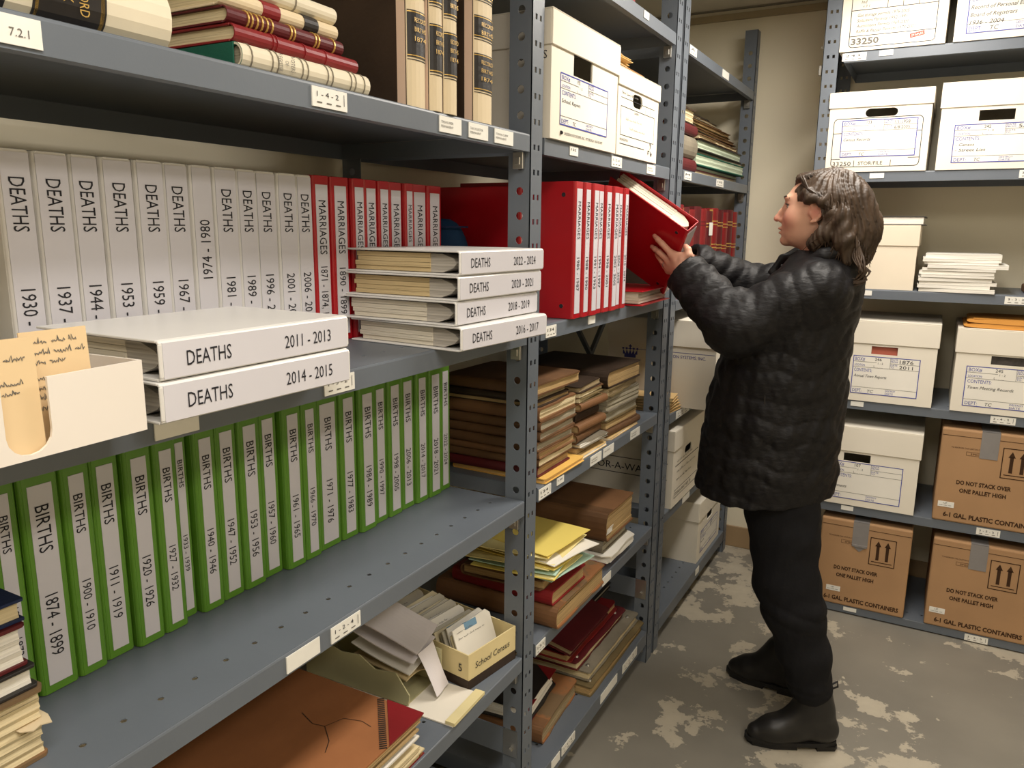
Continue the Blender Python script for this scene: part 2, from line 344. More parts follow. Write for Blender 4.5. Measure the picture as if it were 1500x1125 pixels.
B = shelving('shelving_unit', 'middle grey steel shelving bay holding the red binders and worn ledgers', (XL, 0, 0), 0, (1.523, 2.392), .5,
    [(2.40, 2.42, 1)], [2.08, 1.69, 1.29, .91, .513, (.125, .05)],
    {0: [(1.78, 1.84, 'num', ['142', '']), (2.1, 2.14, 'blank', [], .018)],
     1: [(1.649, 1.694, 'num', ['  132'], .02), (1.904, 1.976, 'num', ['1 - 3 - 4', '']), (2.177, 2.25, 'txt', ['BOARDS', 'TOWN CLERK'])],
     2: [(1.545, 1.598, 'num', ['134', '']), (1.785, 1.829, 'blank', [], .02)],
     3: [(1.525, 1.588, 'num', ['134', '']), (1.622, 1.661, 'num', ['  135'], .018), (1.829, 1.905, 'txt', ['ASSESSORS', 'PERMANENT']), (1.92, 1.997, 'txt', ['VALUATION', '']), (2.137, 2.216, 'txt', ['TAXES', 'PERMANENT'])],
     4: [(1.525, 1.575, 'num', ['  131', '']), (1.95, 2.014, 'blank', [])],
     5: [(1.629, 1.68, 'blank', []), (1.693, 1.779, 'num', ['1 - 1 - 6', '']), (1.97, 2.106, 'blank', [], .03), (2.155, 2.29, 'num', ['1 - 1 - 7', ''], .03)]}, 2.42)
CU = shelving('shelving_unit', 'farthest grey steel shelving bay of the row, its end post against the cream wall', (XL, 0, 0), 0, (2.532, 3.492), .5,
    [(2.475, 2.42, 1), (3.497, 2.325, 1)], [2.08, 1.695, 1.27, .875, .513, (.11, .05)],
    {0: [(2.535, 2.612, 'num', ['  A', '']), (2.954, 3.047, 'blank', [])], 1: [(2.548, 2.628, 'num', ['  M', '']), (2.964, 3.068, 'num', ['143', ''])],
     3: [(2.602, 2.764, 'num', ['1 - 5 - 3', '']), (2.973, 3.078, 'blank', [])], 4: [(2.748, 2.84, 'blank', [])], 5: [(3.011, 3.063, 'blank', [])]}, 2.42)
mb = MB()
for s in (1, -1): mb.tube([(-.505, 3.01 - s * .47, .55), (-.505, 3.01 + s * .47, 1.40)], .012, 4)
mb.build('cross_brace', steel, CU)
RY = 3.14
RS = shelving('shelving_unit', 'grey steel shelving against the back wall holding white boxes and brown cartons', (-.378, RY, 0), -PI / 2, (.004, 1.214), .44,
    [(-.068, 2.42, 1), (1.216, 2.42, 1)], [2.131, 1.715, 1.295, .874, .456, (.036, .03)],
    {0: [(-.002, .077, 'num', ['  243', '']), (.118, .162, 'blank', [], .018)], 1: [(.126, .173, 'blank', [], .018), (.582, .65, 'num', ['3 - 2 - 2', ''])],
     2: [(.126, .173, 'blank', [], .018), (.59, .665, 'num', ['3 - 3 - 2', ''])], 3: [(.139, .184, 'blank', [], .018), (.596, .672, 'num', ['3 - 4 - 2', ''])],
     4: [(.142, .186, 'blank', [], .018), (.60, .674, 'num', ['3 - 5 - 2', ''])], 5: [(.187, .235, 'blank', [], .015), (.609, .684, 'num', ['3 - 6 - 2', ''], .025)]}, 2.42, brace=(2.14, 2.2))
RS['label'] = 'grey steel shelving against the back wall holding white boxes and brown cartons'
# ---------------------------------------------------------------- ring binders
def binder(label, loc, rot, T, H, D, vinyl, title, years, group, flip=False, full=False, pages=None, label_w=None, holes=False, short=None, name='ring_binder', tsize=.021, seed=0):
    """local: spine in x=0 facing +x, thickness +y, height +z"""
    r = random.Random(seed)
    t = thing(name, label, 'binder', loc, rot, group)
    b = .0032; mb = MB()
    # three boards joined by rounded hinges
    mb.box((-D, 0, 0), (-.005, b, H)); mb.box((-D, T - b, 0), (-.005, T, H)); mb.box((-b, .004, 0), (0, T - .004, H))
    for y, s in ((0, 1), (T, -1)): mb.prism([(-.006, y), (-.002, y + s * .0012), (0, y + s * .004), (-b, y + s * .005), (-.006, y + s * b)], 'z', .0005, H - .0005)
    if holes:
        for zz in (.03, H - .03): mb.tube([(-.03, -.0006, zz), (-.03, .001, zz)], .006, 12, 1)
    mb.build('cover', [vinyl, ink], t, bevel=.0009)
    lw = label_w or (T - .012 if not full else T - .006); y0 = (T - lw) / 2; zb = .012 if not full else .004; zt = H - (.016 if not full else .004)
    sp = MB().box((0, y0, zb), (.0009, y0 + lw, zt))
    li = sp.build('spine_label', insert_white, t, recalc=False)
    tx = MB(); ux, uy = ((0, 0, -1), (0, 1, 0)) if not flip else ((0, 0, 1), (0, -1, 0))
    hh = min(tsize, lw * .62); yc = T / 2 - hh * .5 if not flip else T / 2 + hh * .5
    HT = zt - zb
    def P(f): return (.0009, yc, zt - f * HT if not flip else zb + f * HT)
    yx = MB()
    if title: tx.text(title, P(.10), ux, uy, hh, 0, width=min(.30, .0135 * len(title) * (hh / .021) ** .5 * .84))
    if years: yx.text(years, P((.44 if flip else (.56 if rot[0] == 0 else .60) if full else .545) if len(years) < 13 else .53), ux, uy, hh * .95, 0, width=(.0084 if len(years) < 13 else .0068) * len(years) * (hh / .021) ** .5)
    if tx.f: tx.build('title_lettering', ink, li, recalc=False)
    if yx.f: yx.build('year_lettering', ink, li, recalc=False)
    pg = MB(); pt = pages or pages_w_y; g = .006
    zp0, zp1 = .006, H - .008
    yl, yh = b + .001, T - b - (.002 if not short else short)
    k = max(3, int((yh - yl) / .007))
    for i in range(k):
        a = yl + (yh - yl) * i / k; c = yl + (yh - yl) * (i + 1) / k - .0006
        pg.box((-D + .012 + r.uniform(0, .008), a, zp0 + r.uniform(0, .002)), (-.07, c, zp1 - r.uniform(0, .004)))
    pg.build('pages', pt, t, recalc=False)
    rg = MB(); prof = [(-.07, yl), (-.045, yl), (-.022, yl + (yh - yl) * .25), (-.014, yl + (yh - yl) * .5), (-.022, yl + (yh - yl) * .75), (-.045, yh - .001), (-.07, yh - .001)]
    rg.prism(prof, 'z', zp0, zp1 - .003); rg.build('page_sleeves', sleeve_y if vinyl is vinyl_white else pages_w_y, t, recalc=False)
    rr = MB()
    for zz in (.045, H / 2, H - .045):
        rr.tube([(-.024 + .010 * math.cos(a), T / 2 + (T / 2 - b - .003) * math.sin(a), zz) for a in np.linspace(-PI / 2, PI / 2, 9)], .0014, 6)
    rr.build('ring', zinc, t)
    return t
XB = -.955
GB = 'green birth record binders'; GD = 'white death record binders'; GM = 'red marriage record binders'
by = [.455, .493, .545, .587, .632, .677, .718, .748, .791, .836, .883, .928, .974, 1.016, 1.078, 1.126, 1.176, 1.221, 1.268, 1.317, 1.363, 1.412, 1.455]
byrs = ['1872 - 1873', '1874 - 1899', '1900 - 1910', '1911 - 1919', '1920 - 1926', '1927 - 1932', '1933 - 1939', '1940 - 1946', '1947 - 1952', '1953 - 1956', '1957 - 1960', '1961 - 1965', '1966 - 1970', '1971 - 1976', '1977 - 1983', '1984 - 1989', '1990 - 1997', '1998 - 2005', '2006 - 2013', '2014 - 2017', '2018 - 2021', '2022 - 2024']
jit = random.Random(5)
for i, yr in enumerate(byrs):
    T = by[i + 1] - by[i] - .0015; x = XB + jit.uniform(-.005, .004) - (.012 if i in (6, 10) else 0)
    pl = 'half hidden behind the stack of books' if i == 0 else 'on the shelf under the white binders'
    binder(f'green ring binder lettered BIRTHS {yr} {pl}', (x, by[i], .9005), (0, 0, jit.uniform(-.012, .012)), T, .297, .275, vinyl_green, 'BIRTHS', yr, GB, label_w=T - .020 if T > .036 else T - .015, tsize=.0175, seed=i)
dy = [.47, .522, .563, .609, .65, .697, .743, .786, .826, .871, .912, .958, 1.003, 1.042]
dyrs = ['1922 - 1929', '1930 - 1936', '1937 - 1943', '1944 - 1952', '1953 - 1958', '1959 - 1966', '1967 - 1973', '1974 - 1980', '1981 - 1988', '1989 - 1995', '1996 - 2000', '2001 - 2005', '2006 - 2010']
for i, yr in enumerate(dyrs):
    if i == 0: continue
    T = dy[i + 1] - dy[i] - .0012; fl = i == 7
    lab = f'white ring binder lettered DEATHS {yr} standing in the row' if not fl else 'white ring binder standing upside down with 1974 - 1980 on its spine'
    binder(lab, (-.968 + jit.uniform(-.003, .003), dy[i], 1.2905), (0, 0, jit.uniform(-.01, .01)), T, .296, .28, vinyl_white, '' if fl else 'DEATHS', yr, GD, flip=fl, full=True, tsize=.0185, seed=40 + i)
my = [1.043, 1.088, 1.141, 1.18, 1.221, 1.259, 1.304, 1.337, 1.391, 1.447]
myrs = ['1871 - 1874, 1876 -', '1890 - 1899', '1900 - 1909', '1910 - 1917', '1918 - 1925', '1926 - 1935', '1936 - 1942', '1943 - 1952', '1953 - 1964']
for i, yr in enumerate(myrs):
    T = my[i + 1] - my[i] - .0015
    lab = 'red ring binder lettered MARRIAGES 1871 - 1874 next to the white binders' if i == 0 else f'red ring binder lettered MARRIAGES, {ORD[i - 1]} after the one marked 1871 - 1874' if i < 8 else 'red ring binder lettered MARRIAGES at the end of its row beside the blue cushion'
    binder(lab, (-.968 + jit.uniform(-.004, .004), my[i], 1.2905), (0, 0, jit.uniform(-.01, .01)), T, .298, .28, vinyl_red, 'MARRIAGES', yr, GM, label_w=T - (.02 if i in (1, 8) else .013), tsize=.018, seed=60 + i)
ry = [1.664, 1.712, 1.755, 1.800, 1.843, 1.890, 1.934, 1.974, 2.012]
ryrs = ['1985 - 1987', '1988 - 1990', '1991 - 1993', '1994 - 1997', '1998 - 2001', '2002 - 2005', '2006 - 2009', '2010 - 2014']
for i, yr in enumerate(ryrs):
    T = ry[i + 1] - ry[i] - .002
    lab = 'red ring binder behind the post, its whole front cover facing out' if i == 0 else f'red MARRIAGES binder, {ORD[i]} in the row after the one showing its front cover' if i < 7 else 'red MARRIAGES binder last in the row, next to the pulled-out one'
    binder(lab, (-.748 + (.003 * (i % 3)), ry[i], 1.2905), (0, 0, .012), T, .318, .315 if i else .312, vinyl_red, 'MARRIAGES', yr, GM, label_w=T - .016, holes=(i == 0), tsize=.015, seed=80 + i)
# two more red binders set deeper behind, seen only past the post
binder('red ring binder set back in the dark behind the blue cushion', (-.86, 1.606, 1.2905), (0, 0, 0), .045, .306, .27, vinyl_red, '', '', GM, seed=95)
# binders lying flat, spines to the aisle
LR = (PI / 2, 0, 0)
def lying(label, x, y0, z, T, rz, title, yr, pages, L=.295, D=.262, seed=0, sw=.0):
    t = binder(label, (x, y0, z), (PI / 2, 0, rz), T, L, D, vinyl_white, title, yr, 'white death record binders lying flat', full=True, pages=pages, tsize=.0165, seed=seed)
    # lying: local z=L is the near end; shift so that the near end is at y0
    t.location = Vector((x, y0, z)) + Matrix.Rotation(rz, 3, 'Z') @ Vector((0, L, 0))
    return t
lying('white binder lettered DEATHS 2014 - 2015 lying under the one marked 2011 - 2013', -.704, .516, 1.2905, .0455, -.02, 'DEATHS', '2014 - 2015', pages_w_y, seed=101, D=.245)
lying('white binder lettered DEATHS 2011 - 2013 lying on top of the pair beside the white tray', -.706, .520, 1.3365, .0445, -.01, 'DEATHS', '2011 - 2013', pages_w_y, seed=102, D=.222)
for k, (x, y, yr, rz, pg) in enumerate([(-.702, 1.102, '2016 - 2017', -.07, pages_w_y), (-.715, 1.106, '2018 - 2019', -.03, pages_w_y), (-.712, 1.110, '2020 - 2021', -.04, pages_c_y), (-.712, 1.114, '2022 - 2024', -.05, pages_c_y)]):
    lying(f'white binder lettered DEATHS {yr}, ' + ['lowest of the flat stack of four', 'second from the bottom of the flat stack of four', 'third from the bottom of the flat stack of four', 'topmost of the flat stack of four'][k], x, y, 1.2905 + k * .0430, .0425, rz, 'DEATHS', yr, pg, L=.29, D=.258, seed=110 + k)
# red binder lying at the end of the red row, and the one in the person's hands
t = binder('red binder lying flat on the shelf edge under the pulled-out binder', (-.72, 2.06, 1.2905), (-PI / 2, 0, PI + .04), .042, .29, .25, vinyl_red, '', '', GM, pages=pages_w_y, seed=120)
t.location = (-.975, 2.34, 1.3325)
Tv = Vector((.345, .776, .517)).normalized(); Ev = Vector((.85, .0, -.525)); Ev = (Ev - Tv * Ev.dot(Tv)).normalized(); Sv = Tv.cross(Ev)
HB = binder('thick red ring binder tilted in the person\'s hands, pulled half off the shelf', (0, 0, 0), (0, 0, 0), .054, .29, .28, vinyl_red, '', '', GM, holes=True, pages=pages_w_y, seed=130)
P2 = Vector((-.613, 2.12, 1.498))
HM = Matrix([[Ev[i], Tv[i], -Sv[i], 0] for i in range(3)] + [[0, 0, 0, 1]])
HM.translation = P2 + Sv * .29
HB.matrix_world = HM
# blue cushion between the red binders
t = thing('cushion', 'rounded dark blue cushion stuffed between the red binders', 'cushion', (-1.045, 1.535, 1.2905))
def dome(a, b, h, n=24, m=10):
    vs = []; fs = []
    for j in range(m + 1):
        u = j / m * PI / 2; r = max(1e-4, math.cos(u)) ** .55; z = h * math.sin(u)
        vs += [(a * r * math.cos(2 * PI * k / n), b * r * math.sin(2 * PI * k / n), z) for k in range(n)]
    for j in range(m): fs += [(j * n + k, j * n + (k + 1) % n, (j + 1) * n + (k + 1) % n, (j + 1) * n + k) for k in range(n)]
    fs.append(tuple(range(n))[::-1]); return vs, fs
mb = MB(); mb.add(*dome(.10, .062, .232)); mb.build('body', cloth_blue, t, smooth=True)
mb = MB(); mb.tube([(.10 * .80 * math.cos(a), .062 * .80 * math.sin(a), .212) for a in np.linspace(0, 2 * PI, 25)], .0022, 6); mb.build('piping', cloth_navy, t, smooth=True)

# ---------------------------------------------------------------- bound books
def book(label, loc, rz, L, Wd, T, cover, pages, spine='x', spine_mat=None, group=None, name='ledger', bands=(), corners=None, worn=0.0, seed=0, rnd=.4, over=.004, rot=None, lines=None):
    """lying flat: +x face at x=0 (spine if spine=='x', fore edge otherwise), y 0..L, z 0..T"""
    r = random.Random(seed)
    if spine == 'n':          # spine turned to the near side (-y)
        spine = 'x'; loc = (loc[0] - Wd, loc[1], loc[2]); L, Wd = Wd, L; rz -= PI / 2
    t = thing(name, label, 'book', loc, rot or (0, 0, rz), group)
    b = min(.0045, T * .14); sg = (lambda x: x) if spine == 'x' else (lambda x: -Wd - x)
    mb = MB(); rs = min(T * rnd, .02); j = lambda: r.uniform(-worn, worn)
    def board(z0, z1):
        c = worn * 1.6
        pl = [(sg(-Wd + j()), j() + c), (sg(-Wd + c + j()), 0 + j() * .5), (sg(-rs), 0), (sg(-rs), L), (sg(-Wd + c), L + j() * .5), (sg(-Wd + j()), L - c)]
        if worn > .003:
            q = []; 
            for i in range(len(pl)):
                a, d = pl[i], pl[(i + 1) % len(pl)]; q.append(a)
                n = int(math.hypot(d[0] - a[0], d[1] - a[1]) / .04)
                for k in range(1, n): q.append((a[0] + (d[0] - a[0]) * k / n + j() * .35, a[1] + (d[1] - a[1]) * k / n + j() * .35))
            pl = q
        mb.prism(pl, 'z', z0, z1, 0)
    board(0, b); board(T - b, T)
    m = 8; out = []; inn = []
    for k in range(m + 1):
        a = -PI / 2 + PI * k / m
        out.append((sg(-rs + rs * math.cos(a)), T / 2 + T / 2 * math.sin(a))); inn.append((sg(-rs + (rs - b * .8) * math.cos(a)), T / 2 + (T / 2 - b * .8) * math.sin(a)))
    mb.prism(out + inn[::-1], 'y', 0, L, 1)
    # spine leather turned onto both boards
    if spine_mat:
        for z0, z1 in ((-.0006, .0004), (T - .0004, T + .0006)): mb.box((min(sg(-rs - .035), sg(-rs)), .0005, z0), (max(sg(-rs - .035), sg(-rs)), L - .0005, z1), 1)
    mb.build('cover', [cover, spine_mat or cover], t, bevel=.0006 if worn < .003 else 0)
    pg = MB(); n = max(1, int((T - 2 * b) / .011)); 
    for i in range(n):
        z0 = b + (T - 2 * b) * i / n; z1 = b + (T - 2 * b) * (i + 1) / n - .0003; d = r.uniform(0, worn * .8); f = r.uniform(0, worn * .8)
        x0 = -Wd + over + d; q = .15 * min(T, .03)
        pl = [(sg(x0), z0), (sg(x0 + q * .5), (z0 + z1) / 2), (sg(x0), z1), (sg(-rs * .6), z1), (sg(-rs * .6), z0)]
        pg.prism(pl, 'y', over + f, L - over - r.uniform(0, worn * .8))
    pg.build('pages', pages, t, recalc=True)
    for (y0, y1, mt) in bands:
        o2 = [(sg(-rs + (rs + .0012) * math.cos(-PI / 2 + PI * k / m)), T / 2 + (T / 2 + .0012) * math.sin(-PI / 2 + PI * k / m)) for k in range(m + 1)]
        i2 = [(sg(-rs + (rs - .001) * math.cos(-PI / 2 + PI * k / m)), T / 2 + (T / 2 - .001) * math.sin(-PI / 2 + PI * k / m)) for k in range(m + 1)]
        MB().prism(o2 + i2[::-1], 'y', y0, y1).build('spine_band', mt, t, recalc=False)
    for (s, y, z, ux, uy, h, mt, wd) in (lines or ()):
        x_ = MB(); x_.text(s, (.0014, y, z), ux, uy, h, width=wd); x_.build('spine_lettering', mt, t, recalc=False)
    if corners:
        s = .06 if L > .2 else .03
        for yy, sy in ((0, 1), (L, -1)):
            for z0, z1 in ((-.0006, .0012), (T - .0012, T + .0007)):
                MB().prism([(sg(-Wd - .0005), yy), (sg(-Wd + s), yy), (sg(-Wd - .0005), yy + sy * s)], 'z', z0, z1).build('corner_leather', corners, t)
    return t
ZY = (0, 0, 1); YY = (0, 1, 0); ZD = (0, 0, -1)
# --- top shelf of the nearest bay
book('huge pale ledger with a black gilt-lettered band lying on the top shelf', (-.768, .27, 1.6905), 0, .346, .40, .062, vellum, pages_cream, spine_mat=vellum_pale, bands=[(.195, .268, leather_black), (.262, .266, gilt), (.197, .2, gilt), (.05, .17, leather_black)], lines=[('RECORD', .238, .05, ZD, YY, .010, gilt, .04), ('BOOK', .222, .05, ZD, YY, .010, gilt, .03)], seed=1, rnd=.5)
vg = 'ledgers stacked flat on the top shelf'
def rules(L, fr, m=gilt, w=.0022): return [(L * f, L * f + w, m) for f in fr]
book('pale ruled ledger with green sides, lowest of the stack on the top shelf', (-.772, .717, 1.6905), 0, .245, .21, .031, cloth_green, pages_grey, spine_mat=vellum_pale, group=vg, bands=rules(.245, (.06, .2, .24, .42, .46, .62, .66, .82, .86, .94), cloth_grey, .0016), lines=[('REGISTER', .058, .027, ZD, YY, .007, ink_grey, .022), ('OF', .07, .020, ZD, YY, .006, ink_grey, .006), ('VOTERS', .08, .027, ZD, YY, .007, ink_grey, .02)], seed=2, rnd=.45)
_g = [o for o in COL.objects if o.get('label', '').startswith('pale ruled ledger')][0]; MB().box((-.2, -.0022, .0005), (-.014, -.0002, .0305)).build('end_cover', cloth_green, _g)
book('bright red leather ledger with a frayed right end, just above the pale ruled one', (-.781, .716, 1.722), .02, .236, .2, .0215, leather_red, pages_cream, group=vg, bands=rules(.236, (.27, .3, .52, .7), leather_red), corners=leather_red, seed=3, rnd=.5)
book('dark red ledger with gilt spine bands in the middle of the top-shelf stack', (-.79, .714, 1.744), .01, .214, .19, .0205, leather_maroon, pages_cream, group=vg, bands=rules(.214, (.15, .18, .22, .26, .3, .34, .5, .53, .72, .75, .9)), corners=leather_maroon, seed=4, rnd=.5)
book('cream ledger with one red and one black spine label near the top of the stack', (-.80, .712, 1.765), .0, .214, .18, .0215, vellum, pages_cream, group=vg, bands=[(.07, .10, leather_red), (.145, .172, leather_black)], corners=leather_red, seed=5, rnd=.5)
book('greyish cream ledger topmost in the stack of flat ledgers on the top shelf', (-.80, .715, 1.787), .01, .212, .18, .024, vellum_pale, pages_grey, group=vg, bands=rules(.212, (.3, .6), cloth_grey), seed=6, rnd=.5)
# standing record volumes
def volume(label, y, T, H, D, seed, lab, x=-.766, face=leather_dark):
    t = thing('record_volume', label, 'book', (x, y, 1.6905), (0, 0, 0), 'tall record volumes standing on the top shelf')
    b = .0055; mb = MB(); rs = .012
    mb.box((-D, 0, 0), (-.009, b, H)); mb.box((-D, T - b, 0), (-.009, T, H))
    m = 8; out = [(-rs + rs * math.cos(-PI / 2 + PI * k / m), T / 2 + (T / 2) * math.sin(-PI / 2 + PI * k / m)) for k in range(m + 1)]
    inn = [(-rs + (rs - .004) * math.cos(-PI / 2 + PI * k / m), T / 2 + (T / 2 - .004) * math.sin(-PI / 2 + PI * k / m)) for k in range(m + 1)]
    mb.prism(out + inn[::-1], 'z', 0, H, 1)
    for yy in (-.0006, T - .0004): mb.box((-.026, yy, .0005), (-.010, yy + .001, H - .0005), 2)
    mb.build('cover', [face, vellum, vellum_pink], t)
    MB().box((-D + .006, b, .006), (-.012, T - b, H - .006)).build('pages', pages_cream, t, recalc=False)
    for z0, z1 in lab:
        lb = MB()
        for (a, c, mi, e) in ((z0, z1, 0, .0012), (z0 + .002, z0 + .0035, 1, .0016), (z1 - .0035, z1 - .002, 1, .0016), (z0 - .004, z0 - .0028, 0, .001)):
            o2 = [(-rs + (rs + e) * math.cos(-PI / 2 + PI * k / m), T / 2 + (T / 2 + e * .3) * math.sin(-PI / 2 + PI * k / m)) for k in range(1, m)]
            i2 = [(-rs + (rs - .002) * math.cos(-PI / 2 + PI * k / m), T / 2 + (T / 2 - .002) * math.sin(-PI / 2 + PI * k / m)) for k in range(1, m)]
            lb.prism(o2 + i2[::-1], 'z', a, c, mi)
        zz = z1 - .018
        for k, s in enumerate(['RECORD', 'BIRTHS', '1874'][:2 if z1 - z0 < .05 else 3]):
            lb.text(s, (.0016, T / 2 - T * .3, zz - k * .014), YY, ZY, .007, 1, width=T * .58)
        lb.build('spine_label', [leather_black, gilt], t, recalc=False)
vl = [(.075, .145), (.17, .215), (.26, .3)]
volume('tall cream volume first of the standing group, its dark brown side showing', 1.052, .052, .385, .36, 1, vl, x=-.764)
volume('tall cream volume with black labels, second of the standing group on the top shelf', 1.106, .037, .385, .34, 2, [(.06, .135), (.165, .212), (.26, .3)], x=-.758)
volume('tall cream volume with black labels, third of the standing group on the top shelf', 1.145, .04, .385, .34, 3, [(.06, .13), (.155, .2), (.26, .3)], x=-.756)
volume('tall cream volume with black labels standing apart beside the post on the top shelf', 1.25, .068, .385, .34, 4, [(.055, .118), (.145, .182), (.21, .26)], x=-.762)
# --- stack of books at the left end of the green binders' shelf
sg_ = 'books stacked at the left end of the green binder shelf'
zz = .9005
for k, (T, L, Wd, dx, y1, cov, pg, sp, spm, worn, lab) in enumerate([
    (.088, .20, .2, -.838, .437, leather_worn, pages_cream, 'f', None, .004, 'thick tattered tan ledger with loose slips under the stack by the green binders'),
    (.027, .19, .17, -.842, .433, leather_black, pages_white, 'f', None, .002, 'black covered book in the middle of the stack by the green binders'),
    (.050, .19, .17, -.845, .428, leather_maroon, pages_white, 'f', None, .002, 'dark book with a dull red cover just under the navy blue one'),
    (.027, .19, .17, -.85, .432, cloth_navy, pages_cream, 'f', None, .001, 'navy blue book topmost of the stack by the green binders')]):
    book(lab, (dx, y1 - L, zz), 0.0, L, Wd, T, cov, pg, spine=sp, spine_mat=spm, group=sg_, worn=worn, seed=140 + k)
    zz += T + .0005
t = thing('paper_slip', 'torn cream paper slip sticking out of the thick tattered ledger', 'paper', (-.838, .40, .946))
MB().prism([(-.05, .0), (.0, .005), (.010, .014), (.006, .024), (.012, .034), (-.006, .040), (-.05, .04)], 'z', 0, .0012).build('slip', vellum, t)
# ---------------------------------------------------------------- boxes
UX, UY, UZ = (1, 0, 0), (0, 1, 0), (0, 0, 1)
def storage_form(mb, x, z, w, h, d, seed, name='blue'):
    """printed storage form on the -y face (materials: 1 paper, 2 blue, 3 black, 4 grey)"""
    y = -.0006; P = lambda fx, fz: (x + w * fx, y, z + h * fz)
    r = random.Random(seed)
    mb.quad((x, y, z), UX, UZ, w, h, 1)
    mb.frame((x, y, z), UX, UZ, w, h, .0028, 2, .0004)
    def ln(f, a=0, b=1): mb.quad(P(a, f), UX, UZ, w * (b - a), .0012, 4, .0004)
    ln(.84, 0, .36); ln(.84, .56, 1); ln(.70); ln(.17); 
    mb.text('BOX#', P(.03, .87), UX, UZ, h * .085, 2, .0005, width=w * .15); mb.text('LOCATION:', P(.03, .73), UX, UZ, h * .055, 2, .0005, width=w * .16)
    mb.text('CONTENTS:', P(.03, .585), UX, UZ, h * .085, 2, .0005, width=w * .27); mb.text('DEPT:', P(.03, .04), UX, UZ, h * .085, 2, .0005, width=w * .14)
    for k, (s, f) in enumerate((('DATE', .93), ('FROM', .875), ('DATE', .785), ('TO', .73))): mb.text(s, P(.57, f), UX, UZ, h * .04, 2, .0005, width=w * (.1 if s != 'TO' else .05))
    mb.text('DESTROY', P(.53, .105), UX, UZ, h * .045, 2, .0005, width=w * .15); mb.text('DATE', P(.53, .035), UX, UZ, h * .045, 2, .0005, width=w * .12)
    mb.quad(P(.56, .70), UX, UZ, .0011, h * .3, 4, .0004)
    mb.text(d.get('box', ''), P(.33, .89), UX, UZ, h * .075, 3, .0006); mb.text('1 - 2', P(.38, .80), UX, UZ, h * .05, 3, .0006)
    mb.text('L . _ . _', P(.32, .72), UX, UZ, h * .05, 4, .0006)
    if d.get('from'): mb.text(d['from'], P(.70, .865), UX, UZ, h * .085, 3, .0006, width=w * .2)
    if d.get('to'): mb.text(d['to'], P(.70, .725), UX, UZ, h * .085, 3, .0006, width=w * .2)
    for k, s in enumerate(d.get('lines', [])): mb.text(s, P(.03, .44 - .14 * k), UX, (.25, 0, .97), h * .075, 3, .0006, width=min(w * .9, w * .026 * len(s)))
    if d.get('dept'): mb.text(d['dept'], P(.25, .04), UX, (.2, 0, .98), h * .08, 3, .0006)
def bankers_box(label, loc, rz, Wd, D, H, form=None, fw=None, lid=.085, handle='rect', hz=None, hc=None, hw=.085, hh=.034, group='white archive boxes', seed=0, printed=None, inside=None, side=None, card=None, hide_top=False):
    """front in the plane y=0 facing -y; x 0..Wd, y 0..D, z 0..H (lid included)"""
    t = thing('storage_box', label, 'box', loc, (0, 0, rz), group); card = card or white_card
    e = .004; hz = hz or H - lid - .035; hc = hc or Wd / 2; k = .003; z1 = H - .004
    mb = MB()
    holes = [] if handle is None else [(hc, hz, hw / 2, hh / 2, 4 if handle == 'rect' else 16)]
    plate(mb, (0, 0, 0), UX, UZ, Wd, z1, e, holes)
    mb.box((0, D - e, 0), (Wd, D, z1)); mb.box((0, e, 0), (e, D - e, z1)); mb.box((Wd - e, e, 0), (Wd, D - e, z1)); mb.box((e, e, 0), (Wd - e, D - e, .004))
    mb.build('carton', card, t, recalc=False)
    if lid:
        l = MB(); g = .0045
        l.box((-g, -g, H - .003), (Wd + g, D + g, H)); l.box((-g, -g, H - lid), (Wd + g, -g + k, H - .003)); l.box((-g, D + g - k, H - lid), (Wd + g, D + g, H - .003))
        l.box((-g, -g + k, H - lid), (-g + k, D + g - k, H - .003)); l.box((Wd + g - k, -g + k, H - lid), (Wd + g, D + g - k, H - .003))
        l.build('lid', card, t, bevel=.0016)
    if inside:
        MB().box((hc - hw * .7, .012, .006), (hc + hw * .7, .03, hz + hh * .45)).build('contents', inside, t)
    if form:
        fx, fz, w, h, d = form
        f = MB(); storage_form(f, fx, fz, w, h, d, seed); f.build('printed_form', [card, paper, ink_blue, ink, ink_grey], t, recalc=False)
    if printed:
        f = MB(); printed(f, Wd, H); f.build('box_print', [card, paper, ink_blue, ink, ink_grey, ink_red], t, recalc=False)
    if side:
        f = MB(); side(f, Wd, D, H); f.build('side_print', [card, paper, ink_blue, ink, ink_grey], t, recalc=False)
    return t
def round_frame(mb, x, z, w, h, r, t, mi):
    pts = []
    for cx, cz, a0 in ((x + w - r, z + h - r, 0), (x + r, z + h - r, PI / 2), (x + r, z + r, PI), (x + w - r, z + r, 1.5 * PI)):
        pts += [(cx + r * math.cos(a0 + PI / 2 * k / 5), cz + r * math.sin(a0 + PI / 2 * k / 5)) for k in range(6)]
    mb.ribbon(pts + [pts[0]], t, (0, 0, 0), UX, UZ, mi, .0004)
def print_33250(mb, Wd, H, base=0.0, top=None, full=True):
    top = top or H * .99
    round_frame(mb, .028, base, Wd - .055, top, .012, .0022, 3)
    for f in (.26, .82): mb.quad((.028, 0, base + top * f), UX, UZ, Wd - .055, .0018, 3, .0004)
